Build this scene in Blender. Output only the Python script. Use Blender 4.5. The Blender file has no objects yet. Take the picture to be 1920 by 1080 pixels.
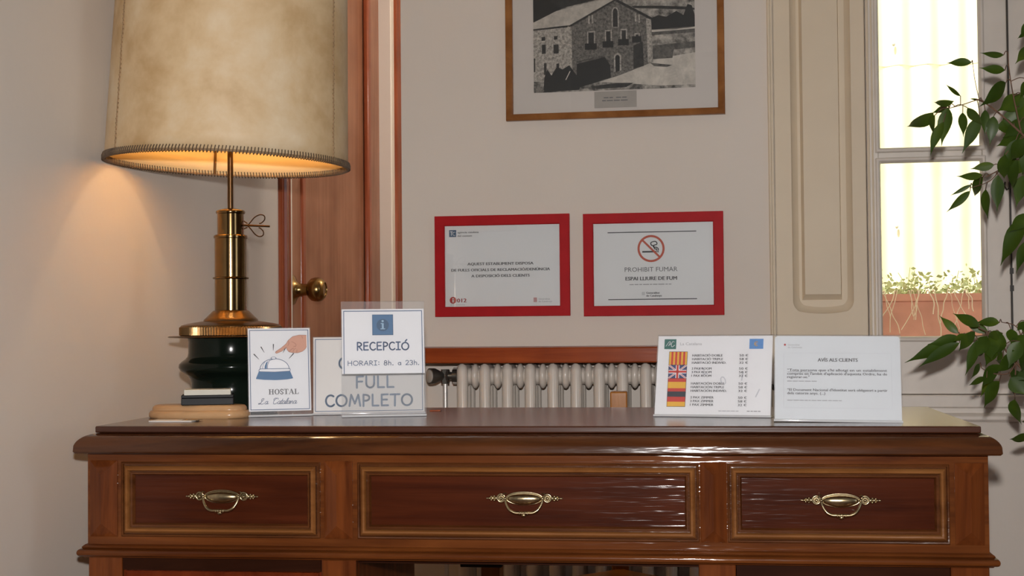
import bpy, math, random
from mathutils import Vector, Matrix
random.seed(7)
C = bpy.context.scene.collection
R = math.radians
sin, cos, pi = math.sin, math.cos, math.pi

# ------------------------------------------------------------------ camera, sky, lights, exposure
scn = bpy.context.scene
cam_data = bpy.data.cameras.new('camera')
cam_data.sensor_width = 36.0
cam_data.lens = 36.0 * 2700.0 / 1920.0
cam_data.clip_start = 0.05
cam = bpy.data.objects.new('camera', cam_data)
C.objects.link(cam)
PITCH, ROLL, EYE = math.atan(66 / 2700.0), 0.009, 0.953
_f = Vector((0, cos(PITCH), sin(PITCH)))
_u0 = Vector((0, -sin(PITCH), cos(PITCH)))
_r0 = Vector((1, 0, 0))
_r = _r0 * cos(ROLL) - _u0 * sin(ROLL)
_u = _u0 * cos(ROLL) + _r0 * sin(ROLL)
mw = Matrix.Identity(4)
for i in range(3):
    mw[i][0], mw[i][1], mw[i][2] = _r[i], _u[i], -_f[i]
mw[2][3] = EYE
cam.matrix_world = mw
scn.camera = cam

scn.view_settings.view_transform = 'Standard'
scn.view_settings.look = 'None'
scn.view_settings.gamma = 1.0
scn.view_settings.use_curve_mapping = False
scn.view_settings.exposure = 0.0
scn.cycles.transparent_max_bounces = 32

world = bpy.data.worlds.new('sky')
scn.world = world
world.use_nodes = True
bg = world.node_tree.nodes['Background']
bg.inputs[0].default_value = (0.80, 0.90, 1.0, 1)
bg.inputs[1].default_value = 2.2

ROOM = Matrix.Translation((0.1700, 3.6911, 0)) @ Matrix.Rotation(R(-10), 4, 'Z')
DESK = Matrix.Translation((0.0437, 2.3907, 0)) @ Matrix.Rotation(R(-7.2), 4, 'Z')


def lamp(name, kind, power, color, loc, rot=(0, 0, 0), **kw):
    d = bpy.data.lights.new(name, kind)
    d.energy = power
    d.color = color
    for k, v in kw.items():
        setattr(d, k, v)
    o = bpy.data.objects.new(name, d)
    o.location = loc
    o.rotation_euler = rot
    C.objects.link(o)
    return o


# sun on the alley outside the window
lamp('sun', 'SUN', 12.0, (1.0, 0.95, 0.86), (0, 0, 6), Vector((0.30, 0.28, -0.91)).to_track_quat('-Z', 'Y').to_euler(), angle=R(0.6))
# the camera's own flash, just above the lens
lamp('camera_flash', 'SPOT', 208.0, (1.0, 0.955, 0.93), (0.0, -0.03, EYE + 0.13), (R(90), 0, 0),
     spot_size=R(84), spot_blend=1.0, shadow_soft_size=0.022)
# added fill light, unseen in the hall behind the back wall, brightens the door
lamp('hall_fill', 'POINT', 12.0, (1.0, 0.90, 0.80), ROOM @ Vector((0.15, 0.60, 2.1)), shadow_soft_size=0.08)
# added daylight fill at a made-up window out of view in the right-hand wall
_d = lamp('daylight_fill', 'AREA', 1.5, (0.86, 0.93, 1.0), ROOM @ Vector((3.50, -2.9, 1.60)),
          (R(90), 0, R(80)), shape='RECTANGLE', size=0.9)
_d.data.size_y = 1.1


# ------------------------------------------------------------------ materials
def nodes(name):
    m = bpy.data.materials.new(name)
    m.use_nodes = True
    nt = m.node_tree
    return m, nt, nt.nodes['Principled BSDF'], nt.nodes.new, nt.links.new


def setp(b, **kw):
    for k, v in kw.items():
        k = k.replace('_', ' ')
        if k in b.inputs:
            b.inputs[k].default_value = v


def rgb(c):
    return (c[0], c[1], c[2], 1)


def coords(nt, scale=(1, 1, 1)):
    tc = nt.nodes.new('ShaderNodeTexCoord')
    mp = nt.nodes.new('ShaderNodeMapping')
    mp.inputs['Scale'].default_value = scale
    nt.links.new(tc.outputs['Object'], mp.inputs['Vector'])
    return mp.outputs['Vector']


def noise(nt, vec, scale, detail=4, rough=0.55, dist=0.0):
    n = nt.nodes.new('ShaderNodeTexNoise')
    n.inputs['Scale'].default_value = scale
    n.inputs['Detail'].default_value = detail
    n.inputs['Roughness'].default_value = rough
    n.inputs['Distortion'].default_value = dist
    nt.links.new(vec, n.inputs['Vector'])
    return n.outputs['Fac']


def ramp(nt, fac, stops):
    r = nt.nodes.new('ShaderNodeValToRGB')
    el = r.color_ramp.elements
    while len(el) < len(stops):
        el.new(0.5)
    for e, (p, c) in zip(el, stops):
        e.position = p
        e.color = rgb(c)
    nt.links.new(fac, r.inputs['Fac'])
    return r.outputs['Color']


def bump(nt, b, h, strength, dist=0.002, socket='Normal'):
    n = nt.nodes.new('ShaderNodeBump')
    n.inputs['Strength'].default_value = strength
    n.inputs['Distance'].default_value = dist
    nt.links.new(h, n.inputs['Height'])
    nt.links.new(n.outputs['Normal'], b.inputs[socket])


def plain(name, col, rough=0.5, metal=0.0, coat=0.0, var=0.06, scale=12, bumpy=0.0, **kw):
    m, nt, b, N, L = nodes(name)
    v = coords(nt)
    f = noise(nt, v, scale)
    lo = [max(0, c * (1 - var)) for c in col]
    hi = [min(1, c * (1 + var)) for c in col]
    L(ramp(nt, f, [(0.3, lo), (0.7, hi)]), b.inputs['Base Color'])
    setp(b, Roughness=rough, Metallic=metal, Coat_Weight=coat, Coat_Roughness=0.05, **kw)
    if bumpy:
        bump(nt, b, noise(nt, v, scale * 6), bumpy)
    return m


def wood(name, dark, light, grain=(3, 60, 60), rough=0.35, coat=1.0, coat_rough=0.11, wave=0.25, spec=0.04):
    """varnished timber; grain runs along the axis with the small scale"""
    m, nt, b, N, L = nodes(name)
    v = coords(nt, grain)
    f1 = noise(nt, v, 1.0, 6, 0.6, 0.6)
    col = ramp(nt, f1, [(0.28, dark), (0.5, [(a + c) / 2 for a, c in zip(dark, light)]), (0.72, light)])
    v2 = coords(nt)
    f2 = noise(nt, v2, 5.0, 3)
    mix = N('ShaderNodeMix')
    mix.data_type = 'RGBA'
    mix.blend_type = 'MULTIPLY'
    mix.inputs['Factor'].default_value = 0.7
    L(col, mix.inputs['A'])
    L(ramp(nt, f2, [(0.3, (0.62, 0.55, 0.5)), (0.65, (1.0, 1.0, 1.0))]), mix.inputs['B'])
    L(mix.outputs['Result'], b.inputs['Base Color'])
    setp(b, Roughness=rough, Coat_Weight=coat, Coat_Roughness=coat_rough)
    setp(b, **{'Specular IOR Level': spec})
    if wave:
        # brush ripples in the varnish, long in the direction of the grain
        v3 = coords(nt, [max(7, min(170, g * 4.5)) for g in grain])
        bump(nt, b, noise(nt, v3, 1.0, 2, 0.5), min(1.0, wave * 3.2), 0.0011, 'Coat Normal')
    return m


M = {}
M['panel'] = wood('mahogany_panel', (0.038, 0.0075, 0.0025), (0.092, 0.020, 0.006), (2.5, 30, 45), wave=0.30, coat=0.48)
M['frame'] = wood('mahogany_frame', (0.072, 0.018, 0.005), (0.205, 0.062, 0.014), (2.5, 40, 40), wave=0.30, coat=0.48)
M['frame_v'] = wood('mahogany_upright', (0.072, 0.017, 0.005), (0.205, 0.056, 0.013), (40, 40, 3), wave=0.25, coat=0.48)
M['gold'] = wood('walnut_moulding', (0.15, 0.052, 0.013), (0.30, 0.125, 0.038), (5, 40, 40), wave=0.20)
M['bead'] = wood('walnut_groove_shade', (0.060, 0.018, 0.005), (0.15, 0.05, 0.014), (5, 40, 40), wave=0.20)  # darker walnut for moulding edges, groove shade put into the colour
M['top'] = wood('desk_top_veneer', (0.040, 0.012, 0.006), (0.080, 0.024, 0.010), (2, 35, 40), coat_rough=0.20, wave=0.05, spec=0.12)
M['rim'] = wood('desk_rim_walnut', (0.034, 0.011, 0.004), (0.135, 0.043, 0.011), (3, 30, 30), wave=0.25)
M['lowpanel'] = wood('red_mahogany_panel', (0.10, 0.014, 0.004), (0.19, 0.035, 0.009), (40, 40, 3), wave=0.2)
M['dark'] = wood('desk_inside_dark', (0.02, 0.006, 0.003), (0.045, 0.014, 0.006), (3, 30, 30), coat=0.1, wave=0)
M['doorwood'] = wood('door_veneer', (0.29, 0.125, 0.068), (0.43, 0.21, 0.125), (25, 25, 1.2), coat=0.35, coat_rough=0.25, wave=0.05)
M['casing'] = wood('red_casing', (0.26, 0.055, 0.020), (0.40, 0.11, 0.045), (30, 30, 2), coat=0.7, coat_rough=0.2, wave=0.05)
M['shelfwood'] = wood('shelf_mahogany', (0.25, 0.040, 0.009), (0.42, 0.088, 0.020), (3, 40, 50), coat=0.4, coat_rough=0.2, wave=0.05)
M['oak'] = wood('oak_frame', (0.25, 0.095, 0.026), (0.37, 0.16, 0.05), (20, 20, 20), coat=0.4, coat_rough=0.2, wave=0.0)
M['beech'] = wood('beech_board', (0.46, 0.26, 0.125), (0.60, 0.38, 0.20), (8, 60, 60), coat=0.4, coat_rough=0.2, wave=0.03)
M['chair'] = wood('chair_wood', (0.34, 0.125, 0.022), (0.50, 0.21, 0.045), (30, 30, 4), coat=0.5, coat_rough=0.2, wave=0.05)


def wallmat(name, col):
    m, nt, b, N, L = nodes(name)
    v = coords(nt)
    f = noise(nt, v, 1.6, 5)
    L(ramp(nt, f, [(0.3, [c * 0.965 for c in col]), (0.7, [c * 1.03 for c in col])]), b.inputs['Base Color'])
    setp(b, Roughness=0.75)
    bump(nt, b, noise(nt, v, 45, 5), 0.12, 0.004)
    return m


M['wall'] = wallmat('cream_plaster', (0.72, 0.655, 0.585))
M['farwall'] = wallmat('darkened_plaster', (0.20, 0.15, 0.11))  # unseen wall behind the camera, coloured dark to dim its reflections
M['ceiling'] = wallmat('white_ceiling', (0.78, 0.75, 0.70))
M['floor'] = plain('terracotta_floor', (0.30, 0.13, 0.07), 0.35, var=0.25, scale=6)
M['cream'] = plain('cream_paint', (0.73, 0.62, 0.47), 0.5, var=0.03, scale=6, bumpy=0.05, Specular_IOR_Level=0.25)
M['sashpaint'] = plain('worn_white_paint', (0.73, 0.67, 0.60), 0.45, coat=0.1, var=0.07, scale=9, bumpy=0.12)
M['jamb'] = plain('white_jamb_paint', (0.84, 0.78, 0.68), 0.4, var=0.02)
M['radiator'] = plain('radiator_enamel', (0.66, 0.60, 0.53), 0.28, coat=0.5, var=0.03)
M['chrome'] = plain('chrome', (0.72, 0.70, 0.67), 0.3, 0.5, var=0.03)
M['valve'] = plain('valve_plastic', (0.45, 0.42, 0.38), 0.35, var=0.05)
M['valverim'] = plain('valve_metal', (0.16, 0.15, 0.13), 0.3, 0.8, var=0.05)
M['brass'] = plain('polished_brass', (0.21, 0.130, 0.055), 0.15, 1.0, var=0.10, scale=20)
M['aged'] = plain('aged_brass', (0.18, 0.105, 0.045), 0.28, 1.0, var=0.18, scale=30, bumpy=0.1)
M['pullmetal'] = plain('antique_brass', (0.46, 0.37, 0.22), 0.27, 1.0, var=0.2, scale=160, bumpy=0.06)
M['iron'] = plain('dark_bronze', (0.10, 0.055, 0.025), 0.35, 1.0, var=0.15)
M['knob'] = plain('bronze_knob', (0.34, 0.22, 0.08), 0.22, 1.0, var=0.12, scale=30)
M['ceramic'] = plain('black_green_glaze', (0.005, 0.009, 0.006), 0.14, var=0.2, Specular_IOR_Level=0.22)
M['paper'] = plain('white_paper', (0.80, 0.80, 0.82), 0.5, coat=0.25, var=0.012, scale=10)
M['paper_grey'] = plain('greyish_paper', (0.66, 0.69, 0.72), 0.5, coat=0.25, var=0.012, scale=10)
M['offpaper'] = plain('off_white_card', (0.72, 0.69, 0.66), 0.55, var=0.015, scale=10)
M['mat'] = plain('picture_mat', (0.70, 0.63, 0.59), 0.55, coat=0.3, var=0.02, scale=5)
M['capt'] = plain('caption_card', (0.43, 0.385, 0.35), 0.6, var=0.05, scale=30)
M['red'] = plain('red_lacquer', (0.42, 0.010, 0.014), 0.5, var=0.08, scale=20, Specular_IOR_Level=0.12)
M['ink'] = plain('dark_ink', (0.035, 0.035, 0.045), 0.6)
M['greyink'] = plain('grey_ink', (0.33, 0.33, 0.35), 0.6)
M['paleink'] = plain('pale_grey_ink', (0.55, 0.56, 0.60), 0.6)
M['midink'] = plain('mid_grey_ink', (0.14, 0.14, 0.15), 0.6)
M['navy'] = plain('navy_ink', (0.075, 0.125, 0.235), 0.6)
M['steel'] = plain('steel_blue_ink', (0.14, 0.21, 0.31), 0.6)
M['blue'] = plain('blue_ink', (0.050, 0.155, 0.31), 0.55, var=0.04)
M['deepblue'] = plain('deep_blue_ink', (0.030, 0.095, 0.19), 0.55, var=0.04)
M['iglyph'] = plain('pale_blue_ink', (0.30, 0.47, 0.62), 0.55)
M['skin'] = plain('printed_skin', (0.62, 0.33, 0.23), 0.6, var=0.03)
M['skinline'] = plain('printed_skin_line', (0.33, 0.13, 0.08), 0.6)
M['green'] = plain('green_ink', (0.030, 0.145, 0.12), 0.55)
M['eublue'] = plain('light_blue_ink', (0.10, 0.27, 0.58), 0.55)
M['fred'] = plain('flag_red', (0.56, 0.040, 0.025), 0.55)
M['fyel'] = plain('flag_yellow', (0.75, 0.43, 0.035), 0.55)
M['fnav'] = plain('flag_navy', (0.045, 0.060, 0.17), 0.55)
M['fblk'] = plain('flag_black', (0.025, 0.03, 0.045), 0.55)
M['orange'] = plain('sign_red', (0.53, 0.085, 0.04), 0.55)
M['darkred'] = plain('logo_red', (0.40, 0.020, 0.018), 0.55)
M['black'] = plain('black_plastic', (0.012, 0.013, 0.015), 0.5, var=0.1, Specular_IOR_Level=0.2)
M['foam'] = plain('white_foam', (0.62, 0.60, 0.52), 0.7, var=0.03, scale=40)
M['lace'] = plain('leather_lacing', (0.085, 0.052, 0.028), 0.7, var=0.3, scale=60)
M['seam'] = plain('parchment_seam', (0.30, 0.19, 0.095), 0.7, var=0.2, scale=60)
M['terracotta'] = plain('terracotta', (0.74, 0.35, 0.245), 0.8, var=0.15, scale=12, bumpy=0.2)
M['soil'] = plain('soil', (0.10, 0.06, 0.03), 0.9, var=0.3, scale=30)
M['weed'] = plain('pale_weeds', (0.62, 0.66, 0.32), 0.6, var=0.25, scale=30)
M['twig'] = plain('dry_twigs', (0.85, 0.70, 0.50), 0.8, var=0.1)
M['bark'] = plain('ficus_bark', (0.16, 0.085, 0.05), 0.8, var=0.3, scale=60)
M['leaf'] = None
M['alley'] = plain('alley_floor', (0.45, 0.42, 0.38), 0.9, var=0.1)
M['corr'] = plain('yellow_corrugated_sheet', (0.90, 0.83, 0.56), 0.6, var=0.05, scale=3)
M['bolt'] = plain('zinc_bolt', (0.60, 0.54, 0.40), 0.5, 0.1)
M['blackcord'] = plain('black_rod_paint', (0.03, 0.025, 0.02), 0.5)


def leafmat():
    m, nt, b, N, L = nodes('ficus_leaf')
    v = coords(nt)
    f = noise(nt, v, 9, 3)
    col = ramp(nt, f, [(0.3, (0.026, 0.060, 0.005)), (0.55, (0.050, 0.098, 0.008)), (0.75, (0.11, 0.17, 0.014))])
    L(col, b.inputs['Base Color'])
    setp(b, Roughness=0.42)
    tr = N('ShaderNodeBsdfTranslucent')
    mu = N('ShaderNodeMix')
    mu.data_type = 'RGBA'
    mu.blend_type = 'MULTIPLY'
    mu.inputs['Factor'].default_value = 1.0
    L(col, mu.inputs['A'])
    mu.inputs['B'].default_value = (1.6, 1.3, 0.5, 1)
    L(mu.outputs['Result'], tr.inputs['Color'])
    mx = N('ShaderNodeMixShader')
    mx.inputs[0].default_value = 0.28
    L(b.outputs[0], mx.inputs[1])
    L(tr.outputs[0], mx.inputs[2])
    L(mx.outputs[0], nt.nodes['Material Output'].inputs['Surface'])
    return m


M['leaf'] = leafmat()


def clear(name, tint, haze, ior=1.45, rough=0.0):
    """thin clear sheet: a mirror reflection over a see-through, faintly milky body"""
    m, nt, b, N, L = nodes(name)
    nt.nodes.remove(b)
    tr = N('ShaderNodeBsdfTransparent')
    tr.inputs[0].default_value = rgb(tint)
    di = N('ShaderNodeBsdfDiffuse')
    di.inputs[0].default_value = (0.90, 0.91, 0.93, 1)
    mx = N('ShaderNodeMixShader')
    mx.inputs[0].default_value = haze
    L(tr.outputs[0], mx.inputs[1])
    L(di.outputs[0], mx.inputs[2])
    gl = N('ShaderNodeBsdfGlossy')
    gl.inputs['Roughness'].default_value = rough
    fr = N('ShaderNodeFresnel')
    fr.inputs['IOR'].default_value = ior
    m2 = N('ShaderNodeMixShader')
    L(fr.outputs[0], m2.inputs[0])
    L(mx.outputs[0], m2.inputs[1])
    L(gl.outputs[0], m2.inputs[2])
    L(m2.outputs[0], nt.nodes['Material Output'].inputs['Surface'])
    return m


M['glass'] = clear('window_glass', (0.985, 0.99, 0.985), 0.006)
M['acrylic'] = clear('clear_acrylic', (0.996, 0.997, 0.998), 0.045, 1.30, 0.02)
M['acrylic_edge_glow'] = clear('acrylic_bend_glow', (0.98, 0.985, 0.99), 0.5, 1.45, 0.03)  # milky white body stands in for light gathered in the bend


def parchment():
    m, nt, b, N, L = nodes('parchment_shade')
    v = coords(nt)
    f = noise(nt, v, 6.5, 5, 0.62, 0.15)
    col = ramp(nt, f, [(0.30, (0.53, 0.34, 0.155)), (0.5, (0.70, 0.52, 0.30)), (0.70, (0.80, 0.67, 0.47))])
    L(col, b.inputs['Base Color'])
    setp(b, Roughness=0.55)
    bump(nt, b, noise(nt, v, 30, 4), 0.25, 0.004)
    tr = N('ShaderNodeBsdfTranslucent')
    mu = N('ShaderNodeMix')
    mu.data_type = 'RGBA'
    mu.blend_type = 'MULTIPLY'
    mu.inputs['Factor'].default_value = 1.0
    L(col, mu.inputs['A'])
    mu.inputs['B'].default_value = (1.3, 0.85, 0.40, 1)
    L(mu.outputs['Result'], tr.inputs['Color'])
    mx = N('ShaderNodeMixShader')
    mx.inputs[0].default_value = 0.10
    L(b.outputs[0], mx.inputs[1])
    L(tr.outputs[0], mx.inputs[2])
    L(mx.outputs[0], nt.nodes['Material Output'].inputs['Surface'])
    return m


M['parchment'] = parchment()
M['inner_glow'] = plain('shade_inner_glow', (0.88, 0.68, 0.36), 0.7, var=0.06, scale=8)  # brighter inner face of the shade, bulb glow put into its colour


def photo_grey(name, lo, hi, scale):
    m, nt, b, N, L = nodes(name)
    v = coords(nt)
    f = noise(nt, v, scale, 6, 0.7, 0.3)
    w = (1.0, 0.90, 0.80)
    L(ramp(nt, f, [(0.35, [lo * k for k in w]), (0.65, [hi * k for k in w])]), b.inputs['Base Color'])
    setp(b, Roughness=0.5, Coat_Weight=0.3, Coat_Roughness=0.05)
    return m


for k, lo, hi, s in (('ph_dark', 0.006, 0.035, 60), ('ph_black', 0.004, 0.012, 60), ('ph_stone', 0.03, 0.27, 140),
                     ('ph_light', 0.16, 0.66, 150), ('ph_roof', 0.42, 0.62, 50), ('ph_ground', 0.48, 0.74, 30),
                     ('ph_field', 0.04, 0.58, 45), ('ph_mid', 0.03, 0.17, 80), ('ph_white', 0.62, 0.7, 90)):
    M[k] = photo_grey(k.replace('ph_', 'photo_print_'), lo, hi, s)

# ------------------------------------------------------------------ mesh building
class MB:
    def __init__(self, mats=None):
        self.v, self.f, self.mi = [], [], []
        self.cur = 0
        self.T = None

    def add(self, vs, fs, mi=None):
        o = len(self.v)
        if self.T is not None:
            vs = [self.T @ Vector(p) for p in vs]
        self.v += [tuple(p) for p in vs]
        for f in fs:
            self.f.append([i + o for i in f])
            self.mi.append(self.cur if mi is None else mi)

    def box(self, x0, x1, y0, y1, z0, z1, mi=None):
        vs = [(x, y, z) for z in (z0, z1) for y in (y0, y1) for x in (x0, x1)]
        self.add(vs, [(0, 2, 3, 1), (4, 5, 7, 6), (0, 1, 5, 4), (2, 6, 7, 3), (0, 4, 6, 2), (1, 3, 7, 5)], mi)

    def lathe(self, prof, seg=48, c=(0, 0, 0), mi=None, cap=True):
        vs, fs = [], []
        n = len(prof)
        for r, z in prof:
            for k in range(seg):
                a = 2 * pi * k / seg
                vs.append((c[0] + r * cos(a), c[1] + r * sin(a), c[2] + z))
        for i in range(n - 1):
            for k in range(seg):
                k2 = (k + 1) % seg
                fs.append((i * seg + k, i * seg + k2, (i + 1) * seg + k2, (i + 1) * seg + k))
        if cap:
            fs.append(tuple(range(seg))[::-1])
            fs.append(tuple((n - 1) * seg + k for k in range(seg)))
        self.add(vs, fs, mi)

    def tube(self, pts, r, seg=10, mi=None, closed=False):
        pts = [Vector(p) for p in pts]
        n = len(pts)
        rs = r if isinstance(r, (list, tuple)) else [r] * n
        vs, fs = [], []
        prev = None
        for i, p in enumerate(pts):
            if closed:
                t = pts[(i + 1) % n] - pts[i - 1]
            else:
                t = pts[min(i + 1, n - 1)] - pts[max(i - 1, 0)]
            if t.length < 1e-9:
                t = Vector((0, 0, 1))
            t.normalize()
            if prev is None:
                a = t.cross(Vector((0, 0, 1)))
                if a.length < 0.1:
                    a = t.cross(Vector((0, 1, 0)))
            else:
                a = prev - t * prev.dot(t)
            a.normalize()
            prev = a
            b = t.cross(a)
            for k in range(seg):
                q = 2 * pi * k / seg
                vs.append(p + (a * cos(q) + b * sin(q)) * rs[i])
        m = n if closed else n - 1
        for i in range(m):
            j = (i + 1) % n
            for k in range(seg):
                k2 = (k + 1) % seg
                fs.append((i * seg + k, i * seg + k2, j * seg + k2, j * seg + k))
        if not closed:
            fs.append(tuple(range(seg))[::-1])
            fs.append(tuple((n - 1) * seg + k for k in range(seg)))
        self.add(vs, fs, mi)

    def ball(self, c, rx, ry=None, rz=None, seg=16, ring=10, mi=None):
        ry = rx if ry is None else ry
        rz = rx if rz is None else rz
        vs, fs = [(c[0], c[1], c[2] - rz)], []
        for i in range(1, ring):
            a = -pi / 2 + pi * i / ring
            for k in range(seg):
                b = 2 * pi * k / seg
                vs.append((c[0] + rx * cos(a) * cos(b), c[1] + ry * cos(a) * sin(b), c[2] + rz * sin(a)))
        vs.append((c[0], c[1], c[2] + rz))
        for k in range(seg):
            k2 = (k + 1) % seg
            fs.append((0, 1 + k2, 1 + k))
            for i in range(ring - 2):
                fs.append((1 + i * seg + k, 1 + i * seg + k2, 1 + (i + 1) * seg + k2, 1 + (i + 1) * seg + k))
            fs.append((len(vs) - 1, 1 + (ring - 2) * seg + k, 1 + (ring - 2) * seg + k2))
        self.add(vs, fs, mi)

    def prism(self, pts, y0, y1, mi=None):
        """pts (x, z) extruded along y"""
        n = len(pts)
        vs = [(x, y0, z) for x, z in pts] + [(x, y1, z) for x, z in pts]
        fs = [tuple(range(n)), tuple(range(2 * n - 1, n - 1, -1))]
        fs += [(i, i + n, (i + 1) % n + n, (i + 1) % n) for i in range(n)]
        self.add(vs, fs, mi)

    def rect_frame(self, x0, x1, z0, z1, prof, y=0.0, mi=None, close_back=None):
        """mitred moulding round a rectangle; prof = (inset, height towards -y)"""
        vs, fs = [], []
        n = len(prof)
        for t, h in prof:
            for x, z in ((x0 + t, z0 + t), (x1 - t, z0 + t), (x1 - t, z1 - t), (x0 + t, z1 - t)):
                vs.append((x, y - h, z))
        for i in range(n - 1):
            for k in range(4):
                k2 = (k + 1) % 4
                fs.append((i * 4 + k, i * 4 + k2, (i + 1) * 4 + k2, (i + 1) * 4 + k))
        self.add(vs, fs, mi)

    def strip(self, prof, x0, x1, mi=None, ends=(0.0, 0.0)):
        """profile (y, z) run along x with closed ends; ends shift with -y for mitred returns"""
        n = len(prof)
        vs = [(x0, y, z) for y, z in prof] + [(x1, y, z) for y, z in prof]
        fs = [(i, (i + 1) % n, (i + 1) % n + n, i + n) for i in range(n)]
        fs += [tuple(range(n))[::-1], tuple(range(n, 2 * n))]
        self.add(vs, fs, mi)

    def build(self, name, mats, parent=None, smooth=35, bevel=0.0, mat_world=None, loc=None):
        me = bpy.data.meshes.new(name)
        me.from_pydata(self.v, [], self.f)
        ml = mats if isinstance(mats, (list, tuple)) else [mats]
        for m in ml:
            me.materials.append(M[m] if isinstance(m, str) else m)
        me.polygons.foreach_set('material_index', [min(i, len(ml) - 1) for i in self.mi])
        me.update()
        me.validate()
        import bmesh
        bm = bmesh.new()
        bm.from_mesh(me)
        bmesh.ops.recalc_face_normals(bm, faces=bm.faces)
        bm.to_mesh(me)
        bm.free()
        if smooth:
            me.polygons.foreach_set('use_smooth', [True] * len(me.polygons))
            me.set_sharp_from_angle(angle=R(smooth))
        o = bpy.data.objects.new(name, me)
        C.objects.link(o)
        if parent is not None:
            o.parent = parent
        if mat_world is not None:
            o.matrix_world = mat_world
        if bevel:
            b = o.modifiers.new('bevel', 'BEVEL')
            b.width = bevel
            b.segments = 2
            b.limit_method = 'ANGLE'
            b.angle_limit = R(40)
        return o


def empty(name, matrix):
    o = bpy.data.objects.new(name, None)
    o.empty_display_size = 0.1
    C.objects.link(o)
    o.matrix_world = matrix
    return o


def tag(o, label, cat, group=None):
    o['label'] = label
    o['category'] = cat
    if group:
        o['group'] = group
    return o


def struct(o):
    o['kind'] = 'structure'
    return o


def copy_tree(o, parent=None):
    c = o.copy()
    C.objects.link(c)
    if parent is not None:
        c.parent = parent
        c.matrix_parent_inverse = o.matrix_parent_inverse
    for ch in list(o.children):
        copy_tree(ch, c)
    return c


def smooth_line(pts, n=6, closed=False):
    """Catmull-Rom through the points"""
    P = [Vector(p) for p in pts]
    if len(P) < 3:
        return P
    out = []
    m = len(P)
    rng = range(m if closed else m - 1)
    for i in rng:
        if closed:
            a, b, c, d = P[i - 1], P[i], P[(i + 1) % m], P[(i + 2) % m]
        else:
            a, b, c, d = P[max(i - 1, 0)], P[i], P[i + 1], P[min(i + 2, m - 1)]
        for k in range(n):
            t = k / n
            out.append(0.5 * ((2 * b) + (c - a) * t + (2 * a - 5 * b + 4 * c - d) * t * t + (3 * b - a - 3 * c + d) * t ** 3))
    if not closed:
        out.append(P[-1])
    return out

# ------------------------------------------------------------------ print: flat marks laid on a card or sheet
_font_cache = {}


def font_mesh(s):
    """outline of a line of built-in sans text, unit size"""
    if s in _font_cache:
        return _font_cache[s]
    cu = bpy.data.curves.new('t', 'FONT')
    cu.body = s
    cu.size = 1.0
    cu.resolution_u = 2
    o = bpy.data.objects.new('t', cu)
    C.objects.link(o)
    dg = bpy.context.evaluated_depsgraph_get()
    me = o.evaluated_get(dg).to_mesh()
    vs = [(v.co.x, v.co.y) for v in me.vertices]
    fs = [tuple(p.vertices) for p in me.polygons]
    o.evaluated_get(dg).to_mesh_clear()
    bpy.data.objects.remove(o)
    bpy.data.curves.remove(cu)
    if vs:
        x0 = min(p[0] for p in vs)
        x1 = max(p[0] for p in vs)
    else:
        x0 = x1 = 0
    _font_cache[s] = (vs, fs, x0, x1)
    return _font_cache[s]


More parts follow.
